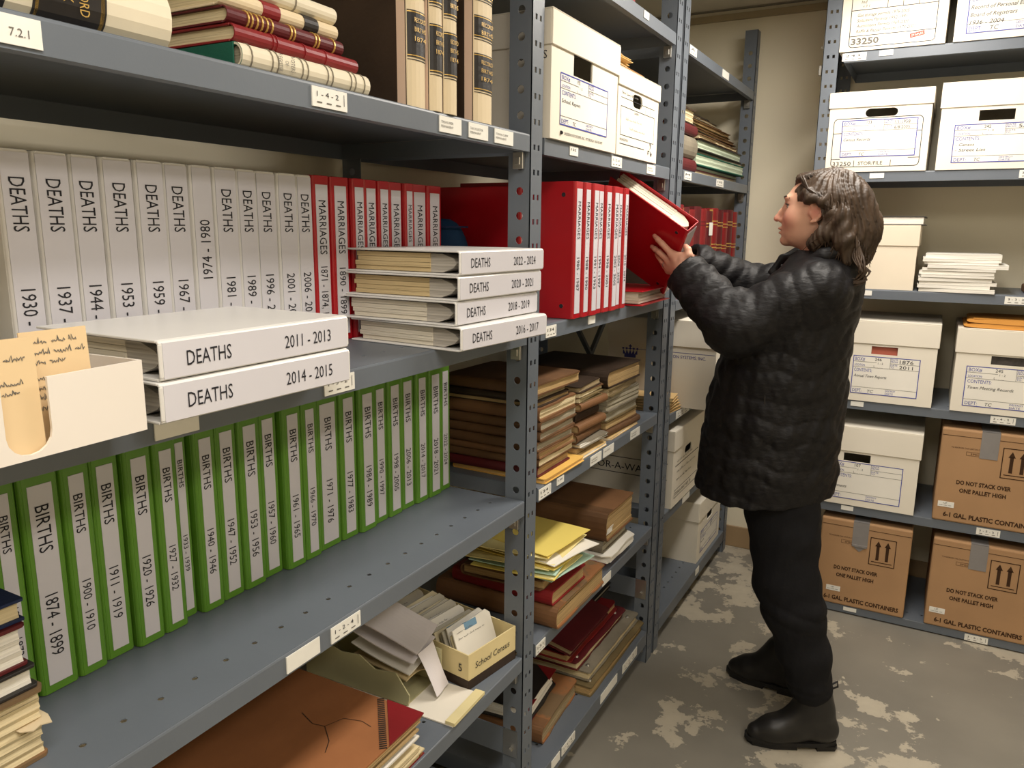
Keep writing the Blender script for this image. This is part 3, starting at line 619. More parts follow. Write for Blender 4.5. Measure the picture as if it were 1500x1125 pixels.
# right wall shelving, top shelf
def pr_a(mb, Wd, H):
    x0, w = .030, Wd - .062
    round_frame(mb, x0, .012, w, .25, .012, .0024, 3)
    mb.quad((x0, 0, .048), UX, UZ, w, .0022, 3, .0004); mb.quad((x0, 0, .133), UX, UZ, w, .0022, 3, .0004)
    for f in (.42, .6, .78): mb.quad((x0 + w * f, 0, .133), UX, UZ, .0018, .06, 3, .0004)
    mb.text('33250', (x0 + .006, 0, .021), UX, UZ, .020, 4, .0006, width=.09, bold=.03)
    for k, s in enumerate(['Gas storage permits 1976-2005', 'Soliciters Permits 1952-1991', 'Auctioneers Permits 1969-2003', 'Raffle & Bazaar Permits 1973-2001']):
        mb.text(s, (x0 + .02, 0, .112 - k * .0175), UX, (.22, 0, .97), .0105, 3, .0006, width=.0056 * len(s))
    mb.text('Ind', (x0 + .03, 0, .155), UX, (.2, 0, 1), .010, 3, .0006); mb.text('v 3 1', (x0 + .035, 0, .142), UX, (.2, 0, 1), .008, 3, .0006)
    o = (x0 + w * .72, 0, .026); ux = (.985, 0, .17)
    uy = (-.17, 0, .985); mb.quad(o, ux, uy, .045, .014, 5, .0006); mb.text('STAPLES', (o[0] + .004, 0, o[2] + .004), ux, uy, .0065, 1, .0010, width=.036)
gR = 'white archive boxes on the back shelving'
FY = RY - .005
bankers_box('white box with a handwritten permit list and 33250 print on the top back shelf', (-.392, FY, 2.1315), 0, .332, .40, .30, printed=pr_a, handle=None, seed=1, group=gR, side=None, lid=.07)
bankers_box('white box with a blue form beside the permit list box on the top back shelf', (-.036, FY, 2.1315), 0, .335, .40, .30, form=(.034, .022, .265, .17, dict(box='240', lines=['Record of Personal Estates (Appt.)', 'Board of Registrars', '   1936 - 2004'], dept='TC')), handle='rect', seed=2, group=gR)
def pr_b(mb, Wd, H):
    round_frame(mb, .018, .018, .288, .168, .014, .0024, 3)
    for z in (.045, .135): mb.quad((.018, 0, z), UX, UZ, .03, .002, 3, .0004); mb.quad((.27, 0, z), UX, UZ, .036, .002, 3, .0004)
    mb.text('33250', (.024, 0, .022), UX, UZ, .015, 3, .0006, width=.062); mb.quad((.095, 0, .018), UX, UZ, .002, .022, 3, .0004); mb.quad((.215, 0, .018), UX, UZ, .002, .022, 3, .0004); mb.text('STOR/FILE', (.11, 0, .024), UX, UZ, .012, 3, .0006, width=.08)
bankers_box('white box with a blue form stuck over its 33250 print, on the second back shelf', (-.405, FY, 1.7155), 0, .33, .40, .278, lid=.055, form=(.046, .052, .245, .128, dict(box='123', to='6/8/2005', **{'from': '1/1/1958'}, lines=['Census Records'], dept='TC')), printed=pr_b, handle='slot', hz=.203, hc=.172, hw=.105, hh=.028, seed=3, group=gR)
bankers_box('white box with a deep lid and a form reading Census and Street List', (-.046, FY, 1.7155), 0, .345, .41, .287, lid=.083, form=(.045, .022, .265, .126, dict(box='242', lines=['- Census', '- Street List'], dept='TC', **{'from': '5/05/'})), handle='rect', hz=.175, hc=.165, hw=.103, hh=.034, seed=4, group=gR)
# third shelf: plain two-piece box with a binder on it
t = bankers_box('plain white two-piece box behind the person\'s head on the third back shelf', (-.375, RY + .01, 1.2955), 0, .302, .34, .232, lid=.074, handle=None, group=gR, card=white_card2)
t = thing('ring_binder', 'white binder lying on the plain box behind the person\'s head', 'binder', (-.34, RY + .012, 1.528))
mb = MB(); mb.box((0, 0, 0), (.285, .3, .003)); mb.box((0, 0, .028), (.285, .3, .031)); mb.box((-.0, 0, .003), (.003, .3, .028)); mb.build('cover', pm('binder_grey', (62, 58, 54), rough=.5), t, bevel=.001)
MB().box((.005, .004, .0035), (.277, .29, .0275)).build('pages', pages_white, t)
r = random.Random(12)
zz = 1.2955
for k in range(11):
    T = (.013, .012, .011, .013, .010, .012, .009, .013, .008, .010, .017)[k]; w = .235 + r.uniform(-.012, .01); 
    t = thing('booklet', ('white bound report, ' + nth_top(10 - k) + ' of the pile beside the plain white box') if k else 'white bound report at the very bottom of the pile beside the plain white box', 'booklet', (-.062 + r.uniform(-.004, .014) + (.015 if k > 6 else 0), RY - .004 + r.uniform(-.006, .01), zz), (0, 0, r.uniform(-.05, .05)), 'white reports piled on the third back shelf')
    warp = (0, 0, 0, 0, 0, 0, .004, .006, .009, .012, .0)[k] * .4
    mb = MB(); n = 8; top = [(w * i / n, T + warp * (i / n - .5) ** 2 * 4 - .0) for i in range(n + 1)]; bot = [(w * i / n, warp * (i / n - .5) ** 2 * 4 * 0) for i in range(n + 1)]
    mb.prism(bot + top[::-1], 'y', 0, .28); mb.build('sheets', pages_white, t, recalc=True)
    MB().box((.0, -.0006, T - .0012), (w, .2805, T - .0004)).build('cover', pm('booklet_cover', (225, 222, 214), rough=.5), t)
    zz += T + .0006
tag(MB().box((0, 0, 0), (.09, .2, .028)).build('book', leather_brown, loc=(.275, RY + .06, 1.2955), bevel=.006, seg=2), 'dark brown book beyond the pile of white reports', 'book')
# fourth shelf
bankers_box('white box with red contents showing through its handle, fourth back shelf beside the person', (-.29, FY, .8745), 0, .32, .38, .306, lid=.087, form=(.045, .028, .225, .145, dict(box='246', to='2011', lines=['Annual Town Reports'], dept='TC', **{'from': '1876'})), handle='rect', hz=.196, hc=.148, hw=.088, hh=.03, inside=pm('red_folder', (190, 104, 84), rough=.6), seed=5, group=gR)
bankers_box('white box with orange envelopes on its lid, on the fourth back shelf', (.089, FY, .8745), 0, .335, .38, .300, lid=.088, form=(.036, .022, .27, .145, dict(box='245', lines=['Town Meeting Records'], dept='TC')), handle='rect', hz=.192, hc=.165, hw=.115, hh=.03, inside=pm('dark_files', (70, 64, 62), rough=.6, var=.4, scale=60), seed=6, group=gR)
ochre = pm('ochre_envelope', (226, 158, 72), rough=.55, var=.06, scale=6)
for k in range(2):
    t = thing('envelope', ('upper' if k else 'lower') + ' padded orange envelope lying on the white box of the fourth back shelf', 'envelope', (.100 + .008 * k, FY + .006, 1.1756 + k * .0165), (0, 0, -.02 * k), 'orange envelopes on the white box')
    mb = MB(); n = 10; prof = [(.32 * (1 - math.cos(PI * i / n)) / 2, .008 + .0078 * math.sin(PI * i / n) ** .5) for i in range(n + 1)] + [(.32 * (1 + math.cos(PI * i / n)) / 2, .008 - .0078 * math.sin(PI * i / n) ** .5) for i in range(1, n)]
    mb.prism(prof, 'y', 0, .26); mb.build('envelope_body', ochre, t)
    MB().box((.02, .0, .0159), (.3, .05, .0163)).build('flap', ochre, t)
# fifth and sixth: a white box and the brown cartons
bankers_box('white box with a black handle opening on the fifth back shelf, above a brown carton', (-.315, FY, .4565), 0, .33, .37, .315, lid=.098, form=(.03, .025, .250, .150, dict(box='107', lines=['Tax', 'Payments'], dept='')), handle='rect', hz=.193, hc=.118, hw=.094, hh=.032, seed=7, group=gR)
def carton(label, loc, W_, D, H, tape, lines_x, sticker, seed=0, tip=False):
    t = thing('shipping_carton', label, 'box', loc, (0, 0, 0), 'brown cartons on the back shelving')
    mb = MB(); mb.box((0, 0, 0), (W_, D, H)); o = mb.build('carton', kraft, t, bevel=.006, seg=2)
    MB().box((.002, -.0008, H - .026), (W_ - .002, -.0002, H - .0245)).build('flap_seam', kraft_ink, t, recalc=False)
    f = MB(); e = .0008; f2 = MB(); f3 = MB(); f4 = MB()
    for s, z, h, w, cx in (('DO NOT STACK OVER', H * .42, .0145, W_ * .49, W_ * .43), ('ONE PALLET HIGH', H * .335, .0145, W_ * .42, W_ * .43)): f.text(s, (cx, 0, z), UX, UZ, h, 0, e, width=w, center=True, bold=.035)
    f2.text('6-1 GAL. PLASTIC CONTAINERS', (W_ * .10, 0, H * .055), UX, UZ, .0165, 0, e, width=W_ * .84, bold=.035)
    ax, az, aw, ah = W_ * .56, H * .545, .092, .112
    f3.frame((ax, 0, az), UX, UZ, aw, ah, .003, 0, e)
    for k in (.32, .68):
        cx = ax + aw * k; f3.quad((cx - .0055, 0, az + .022), UX, UZ, .011, .058, 0, e)
        f3.add([(cx - .011, -e, az + .078), (cx + .011, -e, az + .078), (cx, -e, az + .1)], [(0, 1, 2)], 0)
    f3.quad((ax + .01, 0, az + .012), UX, UZ, aw - .02, .003, 0, e)
    f4.text('TO REORDER THIS CARTON CALL', (W_ * .10, 0, H * .80), UX, UZ, .005, 0, e, width=W_ * .29); f4.frame((W_ * .24, 0, H * .735), UX, UZ, W_ * .16, .014, .001, 0, e); f4.text('SPEC', (W_ * .28, 0, H * .745), UX, UZ, .006, 0, e, width=.03)
    for q, nm in ((f, 'warning_lettering'), (f2, 'contents_lettering'), (f3, 'arrow_panel'), (f4, 'maker_lettering')): q.build(nm, kraft_ink, t, recalc=False)
    tp = MB(); x0, x1 = W_ * tape, W_ * tape + .056
    tp.box((x0, -.0016, H - .098), (x1, -.0004, H + .0012)); tp.box((x0, -.0016, H + .0002), (x1, D * .5, H + .0014))
    if tip: tp.prism([(x0, -.0016), (x1, -.0016), (x1 - .004, -.006), (x0 + .003, -.005)], 'z', H - .100, H - .092); tp.prism([(x0 + .002, H - .097), (x1 - .002, H - .097), ((x0 + x1) / 2, H - .12)], 'y', -.0018, -.0006)
    tp.build('duct_tape', tape_grey, t)
    s = MB(); s.box((W_ * sticker, -.0012, H * .155), (W_ * sticker + .052, -.0003, H * .155 + .021), 0); s.text('137', (W_ * sticker + .018, -.0012, H * .155 + .012), UX, UZ, .006, 1, .0004); s.text('TOWN CLERK - TEMP', (W_ * sticker + .004, -.0012, H * .155 + .005), UX, UZ, .003, 1, .0004, width=.04)
    s.build('sticker', [label_white, ink], t, recalc=False)
    return t
carton('brown carton beside the white box with the black handle opening, on the fifth back shelf', (.076, FY, .4565), .345, .36, .352, .36, .3, .04)
carton('brown carton on the bottom back shelf, half hidden by the person\'s legs', (-.300, FY, .0365), .322, .36, .357, .36, .3, .12, tip=True)
carton('brown carton on the bottom back shelf directly under the upper brown carton', (.092, FY, .0365), .335, .36, .35, .36, .3, .04)
# --- middle bay, box shelf
def sd1(mb, Wd, D, H):
    o = (0, D - .0, 0)   # left side face x=0, read from -x
    ux, uy = (0, -1, 0), UZ
    mb.text('SYSTEMS', (0, .1, .16), ux, uy, .016, 3, .0006, width=.09); mb.text('9477', (0, .1, .125), ux, uy, .014, 3, .0006, width=.05)
gB = 'white boxes on the middle bay'
def pr_c(mb, Wd, H): mb.text('UNDERWOOD SYSTEMS, INC.  PITTSBURGH  800-742-9477', (.07, 0, .013), UX, UZ, .006, 3, .0006, width=.22); mb.tube([(.05, -.001, .016), (.056, -.001, .016)], .004, 6, 3)
bankers_box('big white box with a blue form, next to the tall post on the box shelf', (XL + .008, 1.532, 1.6905), PI / 2, .378, .40, .258, lid=.072, form=(.045, .032, .27, .108, dict(box='192', lines=['School, Report'], dept='TC')), handle='rect', hz=.166, hc=.165, hw=.105, hh=.046, printed=pr_c, side=sd1, seed=8, group=gB, inside=None)
def pr_d(mb, Wd, H):
    mb.frame((.022, 0, .05), UX, UZ, .265, .072, .0016, 3, .0004); mb.quad((.022, 0, .142), UX, UZ, .265, .0014, 3, .0004)
    mb.text('Perma', (.022, 0, .172), UX, UZ, .02, 3, .0006, width=.06); mb.hand((.03, 0, .148), UX, UZ, .12, .012, 4, 4); mb.text('CONTENTS', (.12, 0, .112), UX, UZ, .005, 3, .0006)
    for x in (.21, .25): mb.quad((x, 0, .124), UX, UZ, .0012, .018, 3, .0004)
    mb.hand((.06, 0, .088), UX, UZ, .12, .010, 7, 4, wd=.0008); mb.hand((.09, 0, .066), UX, UZ, .12, .010, 9, 4, wd=.0008)
    mb.text('ORGANIZATION', (.02, 0, .037), UX, UZ, .006, 3, .0006, width=.06); mb.quad((.02, 0, .028), UX, UZ, .19, .002, 3, .0004)
    c = (.258, .030); R_ = .017                       # small cube emblem of three lozenges
    for a in range(3):
        d = Matrix.Rotation(a * 2 * PI / 3 + PI / 6, 2)
        for q in ([(.002, .0012), (.015, .0085), (.015, .0125), (.002, .005)], [(.006, .0095), (.014, .0145), (.006, .019)]):
            mb.add([(c[0] + (d @ Vector(p))[0], -.0006, c[1] + (d @ Vector(p))[1]) for p in q], [tuple(range(len(q)))], 3)
bankers_box('white box with an oval handle hole and old folders on its lid', (XL + .006, 1.922, 1.6905), PI / 2, .318, .38, .214, lid=.045, handle='slot', hz=.146, hc=.145, hw=.075, hh=.034, printed=pr_d, seed=9, group=gB)
tanf = [manila, pm('tan_folder', (186, 140, 88), rough=.7), pm('folder_grey', (150, 138, 112), rough=.7), manila]
r = random.Random(3); zz = 1.9055
for k in range(7):
    T = (.009, .011, .008, .012, .009, .010, .008)[k]
    t = thing('file_folder', nth_top(6 - k) + ' folder on the lid of the oval-handled box', 'folder', (XL - .012 - .005 * k + r.uniform(-.004, .004), 1.925 - .008 * k, zz), (0, -.02 if k > 3 else 0, r.uniform(-.06, .06)), 'folders on the white box')
    MB().box((-.24, 0, 0), (0, .30 - .02 * k, .0012)).box((-.24, 0, T - .0012), (-.006, .30 - .02 * k, T)).box((-.24, 0, .001), (-.2385, .30 - .02 * k, T)).build('cover', tanf[k % 4], t)
    MB().box((-.236, .004, .0013), (-.008 - r.uniform(0, .006), .29 - .02 * k, T - .0013)).build('pages', pages_c_y if k % 2 else pages_tan, t)
    zz += T + .0003
tag(MB().box((-.2, 0, 0), (0, .16, .03)).build('book', leather_red, loc=(XL - .02, 1.93, 2.0805), bevel=.004, seg=2), 'red book on the topmost shelf of the middle bay', 'book')
# ---------------------------------------------------------------- white tray with tan cards, on the white binders' shelf
t = thing('card_tray', 'open white tray of tan cards beside the binder marked 2014 - 2015', 'tray', (-.704, .498, 1.2905), (0, 0, .05))
mb = MB(); Lt, Dt, Ht, e = .33, .27, .074, .0028
nx0, nx1 = -.142, -.100                                   # thumb notch (y range) in the front wall
pts = [(-Lt, .0005), (0, .0005), (0, Ht), (nx1, Ht - .001)] + [(nx1 - .021 + .021 * math.cos(a), .024 - .019 * math.sin(a)) for a in np.linspace(0, PI, 9)] + [(nx0, Ht - .001), (-Lt, Ht)]
mb.prism(pts, 'x', -e, 0)
mb.box((-Dt, -Lt, 0), (-e, 0, e)); mb.box((-Dt, -e, e), (-e, 0, Ht)); mb.box((-Dt, -Lt, e), (-e, -Lt + e, Ht)); mb.box((-Dt, -Lt + e, e), (-Dt + e, -e, Ht))
mb.build('tray', pm('tray_board', (238, 230, 220), rough=.6, var=.02, bump=.04, bscale=20), t, recalc=True)
tan_card = pm('tan_card', (232, 204, 160), rough=.75, var=.04, scale=6)
gC = 'tan cards in the white tray'
def tan(label, x, y0, w, z0, z1, tilt, seed, rows, round_=False):
    c = thing('index_card', label, 'card', (0, 0, 0), (0, 0, 0), gC)
    c.matrix_world = Matrix.Translation((-.704, .498, 1.2905)) @ Matrix.Rotation(.05, 4, 'Z') @ Matrix.Translation((x, y0, z0)) @ Matrix.Rotation(tilt, 4, 'Y')
    h = z1 - z0; m_ = MB()
    m_.box((-.0012, 0, 0), (0, w, h)); m_.build('card', tan_card, c)
    f = MB(); r = random.Random(seed)
    for z, ww in rows: f.hand((.0001, w * .08, h - z), UY, UZ, w * ww, .0075, seed + int(z * 1000), 0, .0004, wd=.0011)
    f.build('handwriting', ink_grey, c, recalc=False)
tan('tan card with many lines of handwriting standing in the white tray', -.020, -.106, .066, .004, .112, -.05, 3, [(.014, .75), (.024, .85), (.033, .7), (.048, .4), (.057, .8), (.066, .85), (.076, .75)])
tan('tan card showing through the thumb notch of the white tray', -.0065, -.185, .082, .004, .110, -.03, 5, [(.022, .8), (.044, .85), (.052, .8), (.06, .5)])
tan('tan card with one line of writing, behind the one in the thumb notch', -.028, -.24, .11, .004, .108, -.05, 8, [(.02, .8)])
for k in range(4): tan(f'blank tan card, {ORD[k]} behind the one with many lines of writing', -.040 - .012 * k, -.2, .155, .004, .100 - .006 * k, -.09, 20 + k, [])

# ---------------------------------------------------------------- worn ledgers, middle bay, under the red binders
g1 = 'worn ledgers in the left stack under the red binders'
r = random.Random(21); zz = .9105
spec = [  # T, y0, L, dx, cover, pages, front (x spine / f fore edge), worn
    (.012, 1.555, .225, .012, pm('yellow_folder', (232, 184, 92), rough=.7), manila, 'f', .003), (.026, 1.545, .195, -.004, leather_maroon, pages_tan, 'n', .005),
    (.020, 1.545, .20, .000, leather_brown, pages_cream, 'n', .005), (.018, 1.545, .208, .002, leather_tan, pages_tan, 'n', .005),
    (.024, 1.54, .205, .000, leather_brown, pages_grey, 'n', .006), (.023, 1.54, .212, .003, leather_brown, pages_grey, 'n', .006),
    (.024, 1.54, .218, .004, leather_brown, pages_grey, 'n', .006), (.032, 1.54, .222, .002, leather_tan, pages_cream, 'n', .008),
    (.012, 1.545, .19, -.006, leather_dark, pages_tan, 'f', .007), (.016, 1.54, .185, -.012, leather_dark, pages_old, 'n', .006), (.028, 1.54, .235, -.002, leather_brown, pages_tan, 'n', .006)]
for k, (T, y0, L, dx, cv, pg, sp, wn) in enumerate(spec):
    n = len(spec) - 1 - k
    lab = 'yellow folder at the bottom of the stack of worn ledgers beside the post' if k == 0 else f'worn ledger {nth_top(n)} of the stack beside the post under the red binders'
    book(lab, (-.772 + dx, y0, zz), r.uniform(-.03, .03), L, .26, T, cv, pg, spine=sp, group=g1, worn=wn, seed=200 + k, over=.002); zz += T + .0005
g2 = 'worn ledgers in the middle stack under the red binders'; zz = .9105
spec = [(.008, 1.765, .19, .012, manila, paper, 'f', .006), (.018, 1.78, .18, -.006, leather_brown, pages_tan, 'f', .007), (.010, 1.785, .175, .004, cloth_grey, pages_white, 'f', .008), (.026, 1.78, .175, -.004, leather_brown, pages_old, 'x', .005), (.024, 1.785, .175, -.002, leather_tan, pages_tan, 'x', .005),
        (.034, 1.79, .15, -.016, leather_dark, pages_old, 'x', .004), (.022, 1.79, .165, .0, leather_tan, pages_tan, 'x', .006), (.014, 1.785, .165, .0, cloth_olive, pages_cream, 'f', .010), (.014, 1.785, .17, -.002, leather_brown, pages_cream, 'f', .009), (.016, 1.782, .165, -.004, leather_dark, pages_old, 'f', .006)]
for k, (T, y0, L, dx, cv, pg, sp, wn) in enumerate(spec):
    n = len(spec) - 1 - k
    lab = 'pale curled folder at the bottom of the middle stack, over the lip labels' if k == 0 else f'worn ledger {nth_top(n)} of the middle stack under the red binders'
    book(lab, (-.772 + dx, y0, zz), r.uniform(-.05, .05), L, .25, T, cv, pg, spine=sp, group=g2, worn=wn, seed=230 + k, over=.002); zz += T + .0005
g3 = 'worn ledgers in the right stack under the red binders'; zz = .9105
spec = [(.006, 1.99, .245, .006, manila, paper, 'f', .004), (.020, 1.99, .25, .0, leather_brown, pages_old, 'x', .006), (.024, 1.99, .25, -.004, leather_brown, pages_tan, 'f', .007), (.030, 1.985, .255, -.004, cloth_olive, pages_grey, 'f', .006),
        (.046, 1.985, .255, -.002, cloth_grey, pages_grey, 'f', .008), (.022, 1.975, .27, .004, cloth_olive, pages_old, 'f', .008), (.050, 1.975, .265, .0, leather_dark, pages_tan, 'n', .004)]
for k, (T, y0, L, dx, cv, pg, sp, wn) in enumerate(spec):
    n = len(spec) - 1 - k
    lab = 'thin pale folder at the bottom of the stack nearest the crown box' if k == 0 else ('big dark brown ledger on top of the stack nearest the crown box' if n == 0 else f'worn ledger {nth_top(n)} of the stack nearest the crown box')
    book(lab, (-.775 + dx, y0, zz), r.uniform(-.04, .04), L, .30 if n == 0 else .26, T, cv, pg, spine=sp, group=g3, worn=wn, seed=250 + k, over=.002); zz += T + .0005

# ---------------------------------------------------------------- next shelf down
zB = .5135
book('huge battered tan ledger lying under the red book and the yellow papers', (-.742, 1.60, zB), .0, .32, .36, .057, leather_worn, pages_tan, spine='n', spine_mat=leather_tan, worn=.004, seed=300, rnd=.3)
book('red leather book lying on the battered tan ledger beneath the yellow papers', (-.758, 1.612, zB + .0585), -.02, .20, .30, .040, leather_red, pages_tan, spine='n', seed=301, rnd=.3)
book('thin brown pamphlet bundle between the red book and the yellow papers', (-.775, 1.60, zB + .099), .06, .21, .24, .030, leather_brown, pages_tan, spine='f', worn=.008, seed=302)
yel = [pm('yellow_paper', (240, 216, 112), rough=.8, var=.03), pm('yellow_paper_pale', (240, 226, 160), rough=.8, var=.03), pm('mint_paper', (188, 220, 204), rough=.8, var=.03), paper]
def sheet(label, loc, rz, w, l, mat, amp, seed, thick=.0012, group=None, name='paper_sheet', tilt=(0, 0)):
    """loose sheet (or a few together) with a gentle curl; local x -w..0, y 0..l"""
    r = random.Random(seed); a, b, c = r.uniform(0, 6), r.uniform(0, 6), r.uniform(.6, 1.4); n = 10; vs = []; fs = []
    for i in range(n + 1):
        for j in range(n + 1):
            u, v = i / n, j / n
            z = amp * (.5 + .35 * math.sin(a + 3 * u * c + 2 * v) + .3 * math.sin(b + 4 * v) * u)
            vs.append((-w * (1 - u), l * v, z))
    m = n + 1
    vs += [(p[0], p[1], p[2] + thick) for p in vs]; q = m * m
    for i in range(n):
        for j in range(n):
            k = i * m + j; fs.append((k, k + 1, k + m + 1, k + m)); fs.append((q + k, q + k + m, q + k + m + 1, q + k + 1))
    ed = [(i * m, (i + 1) * m) for i in range(n)] + [((i + 1) * m + n, i * m + n) for i in range(n)] + [(j + 1, j) for j in range(n)] + [(n * m + j, n * m + j + 1) for j in range(n)]
    fs += [(x, y, y + q, x + q) for x, y in ed]
    o = MB().add(vs, fs).build(name, mat, loc=loc, rot=(tilt[0], tilt[1], rz), smooth=False)
    return tag(o, label, 'paper', group)
gY = 'yellow papers on the battered ledger'; zz = zB + .1305
nm = ['mint green sheet lowest in the pile of yellow papers', 'pale yellow sheet just above the lowest mint one', 'second mint green sheet, poking out on the right of the yellow papers']
for k in range(11):
    mt = yel[[2, 1, 0, 2, 1, 0, 3, 1, 0, 1, 0][k]]
    lab = ['mint green sheet lowest in the pile of yellow papers', 'pale yellow sheet resting right on the lowest mint one', 'bright yellow sheet under the upper mint one', 'upper mint green sheet poking out from the yellow papers'][k] if k < 4 else f'sheet {nth_top(10 - k)} in the pile of yellow papers'
    sheet(lab, (-.742 - .0022 * k + r.uniform(-.012, .008), 1.585 + r.uniform(-.01, .006) + .002 * k, zz), r.uniform(-.20, .20), .24 + r.uniform(-.02, .01), .20 + r.uniform(-.02, .025) - .002 * k, mt, .009, 310 + k, .0022, gY); zz += .0064 if k < 10 else 0
# right pile on that shelf
g4 = 'ledgers in the right pile below the worn stacks'; zz = zB
for k, (T, y0, L, dx, Wd, cv, pg, sp, sm, wn, lab) in enumerate([
    (.022, 1.985, .18, -.004, .24, leather_red, pages_tan, 'x', None, .003, 'dark red book at the bottom of the right pile beneath the big brown ledger'),
    (.026, 1.985, .225, .022, .25, paper, pages_white, 'f', None, .014, 'bundle of torn white pages sticking out above the dark red book'),
    (.040, 1.985, .215, -.006, .25, cloth_grey, pages_grey, 'n', cloth_grey, .003, 'grey cloth ledger directly beneath the big brown leather one'),
    (.088, 1.975, .235, .008, .33, leather_tan, pages_tan, 'n', leather_brown, .004, 'very thick brown leather ledger with a torn spine on top of the right pile')]):
    book(lab, (-.772 + dx, y0, zz), .0, L, Wd, T, cv, pg, spine=sp, spine_mat=sm, group=g4, worn=wn, seed=330 + k, rnd=.3 if T > .05 else .4); zz += T + .0006
sheet('torn scrap of pale paper on the spine of the very thick brown ledger', (-.7605, 1.985, zB + .13), 0, .02, .05, paper, .004, 5, .001, tilt=(0, -1.3))
# bottom shelf of the middle bay
z5 = .1255
book('battered tan ledger at the left of the bottom shelf, under the black and red book', (-.805, 1.645, z5), .06, .27, .30, .05, leather_worn, pages_old, spine='n', spine_mat=leather_tan, worn=.005, seed=340, rnd=.3)
book('black book with a red spine and torn cream pages on the bottom shelf', (-.845, 1.66, z5 + .0515), .10, .22, .26, .046, leather_black, pages_white, spine='f', spine_mat=leather_red, corners=leather_red, worn=.007, seed=341)
g5 = 'post-bound ledgers on the bottom shelf'; zz = z5
for k, (T, y0, L, dx, cv, pg, sp, lab, bolt) in enumerate([
    (.032, 1.935, .46, .0, cloth_olive, pages_tan, 'f', 'olive post-bound ledger lowest of the pile on the bottom shelf', 1),
    (.030, 1.955, .43, -.016, cloth_grey, pages_cream, 'f', 'grey post-bound ledger second from the bottom of the pile on the bottom shelf', 1),
    (.026, 1.935, .40, -.045, leather_maroon, pages_cream, 'f', 'maroon post-bound ledger with ragged pages in the middle of the bottom-shelf pile', 1),
    (.024, 1.915, .40, -.07, leather_red, pages_tan, 'f', 'red leather ledger fourth from the bottom of the bottom-shelf pile', 0)]):
    b_ = book(lab, (-.775 + dx, y0, zz), .0, L, .33, T, cv, pg, spine=sp, group=g5, worn=.004 if k < 2 else .007, seed=350 + k, rnd=.3)
    if bolt:
        for yy in (.035, L - .05):
            m_ = MB(); m_.tube([(-.022, yy, T - .001), (-.022, yy, T + .0045)], [.0075, .004], 10); m_.build('binding_post', zinc, b_)
    zz += T + (.005 if bolt else .001)
t = book('maroon book lying half open and tilted on top of the bottom-shelf pile', (-.81, 1.90, zz + .001), .0, .30, .28, .022, leather_maroon, pages_old, spine='f', group=g5, worn=.004, seed=356, rot=(0, .22, 0))
t.location = (-.83, 1.90, zz + .008)
t = book('black covered book leaning at the back of the bottom-shelf pile by the far post', (-.86, 2.16, zz + .02), 0, .20, .26, .02, leather_black, pages_grey, spine='f', group=g5, seed=357, rot=(0, .12, 0))
t.location = (-.90, 2.19, zz + .004)

# ---------------------------------------------------------------- low shelf of the nearest bay
book('huge brown leather ledger with red leather corners on the low front shelf', (-.762, .655, .5135), .01, .41, .37, .086, suede_tan, pages_cream, spine='f', spine_mat=leather_red, seed=400, rnd=.25, over=.016, worn=.0015)
# its red corner, tooled border
t = bpy.data.objects['ledger'] if False else None
def last_book(): return [o for o in COL.objects if o.get('label', '').startswith('huge brown leather ledger with red')][0]
hb = last_book(); c = MB()
c.prism([(.0012, .4112), (.0012, .305), (-.085, .4112)], 'z', .0845, .0872); c.build('corner_leather', leather_red, hb); c = MB(); c.prism([(.0012, .4112), (.0012, .305), (-.085, .4112)], 'z', -.001, .002)
c.build('corner_leather', leather_red, hb)
c = MB()
for k in range(26):
    p = Vector((.0012, .298)).lerp(Vector((-.092, .4112)), k / 25); c.tube([(p.x, p.y, .0862), (p.x - .010, p.y - .009, .0864)], .0016, 5)
c.build('tooled_border', leather_dark, hb)
c = MB(); c.ribbon([(-.20, .30), (-.16, .285), (-.135, .29), (-.10, .262), (-.085, .235)], .0016, (0, 0, .086), UX, UY, 0, .0006); c.ribbon([(-.135, .29), (-.12, .325), (-.085, .335), (-.06, .33)], .0013, (0, 0, .086), UX, UY, 0, .0006); c.build('cover_crack', leather_dark, hb, recalc=False)
for k, (z, l, d, sd) in enumerate([(.006, .34, .016, 1), (.034, .36, .008, 2), (.06, .36, .012, 3)]):
    m_ = MB()
    for q in range(4): m_.box((-.12, .04, z + .006 * q), (-.014 + d + random.Random(sd * 9 + q).uniform(-.008, .01), .40 + random.Random(sd + q).uniform(-.01, .008), z + .006 * q + .0035))
    m_.build('loose_leaves', [pages_cream, pages_white, pages_tan][k], hb)
t = thing('document_case', 'opened olive document case with loose white papers between the brown ledger and the card box', 'box', (-.86, 1.165, .5135), (0, 0, .03))
olive = pm('olive_board', (178, 172, 132), rough=.75, var=.05, scale=6)
mb = MB()
mb.prism([(-.29, .006), (-.015, .006), (-.012, .030), (-.045, .072), (-.10, .066), (-.14, .088), (-.19, .082), (-.29, .11)], 'y', 0, .003)
mb.prism([(-.29, .006), (.0, .006), (.0, .085), (-.29, .115)], 'y', .105, .108); mb.box((-.29, .003, .006), (-.287, .105, .11)); mb.box((-.287, .003, .003), (-.02, .105, .006))
mb.build('case', olive, t)
MB().box((-.29, -.01, .0), (.10, .115, .0028)).build('base_flap', white_card, t)
MB().prism([(.082, -.010), (.104, -.010), (.104, .115), (.082, .115)], 'z', .0028, .010).build('front_strip', pm('cream_strip', (226, 212, 160), rough=.7), t)
gP = 'loose papers in the olive document case'
mbr = random.Random(8)
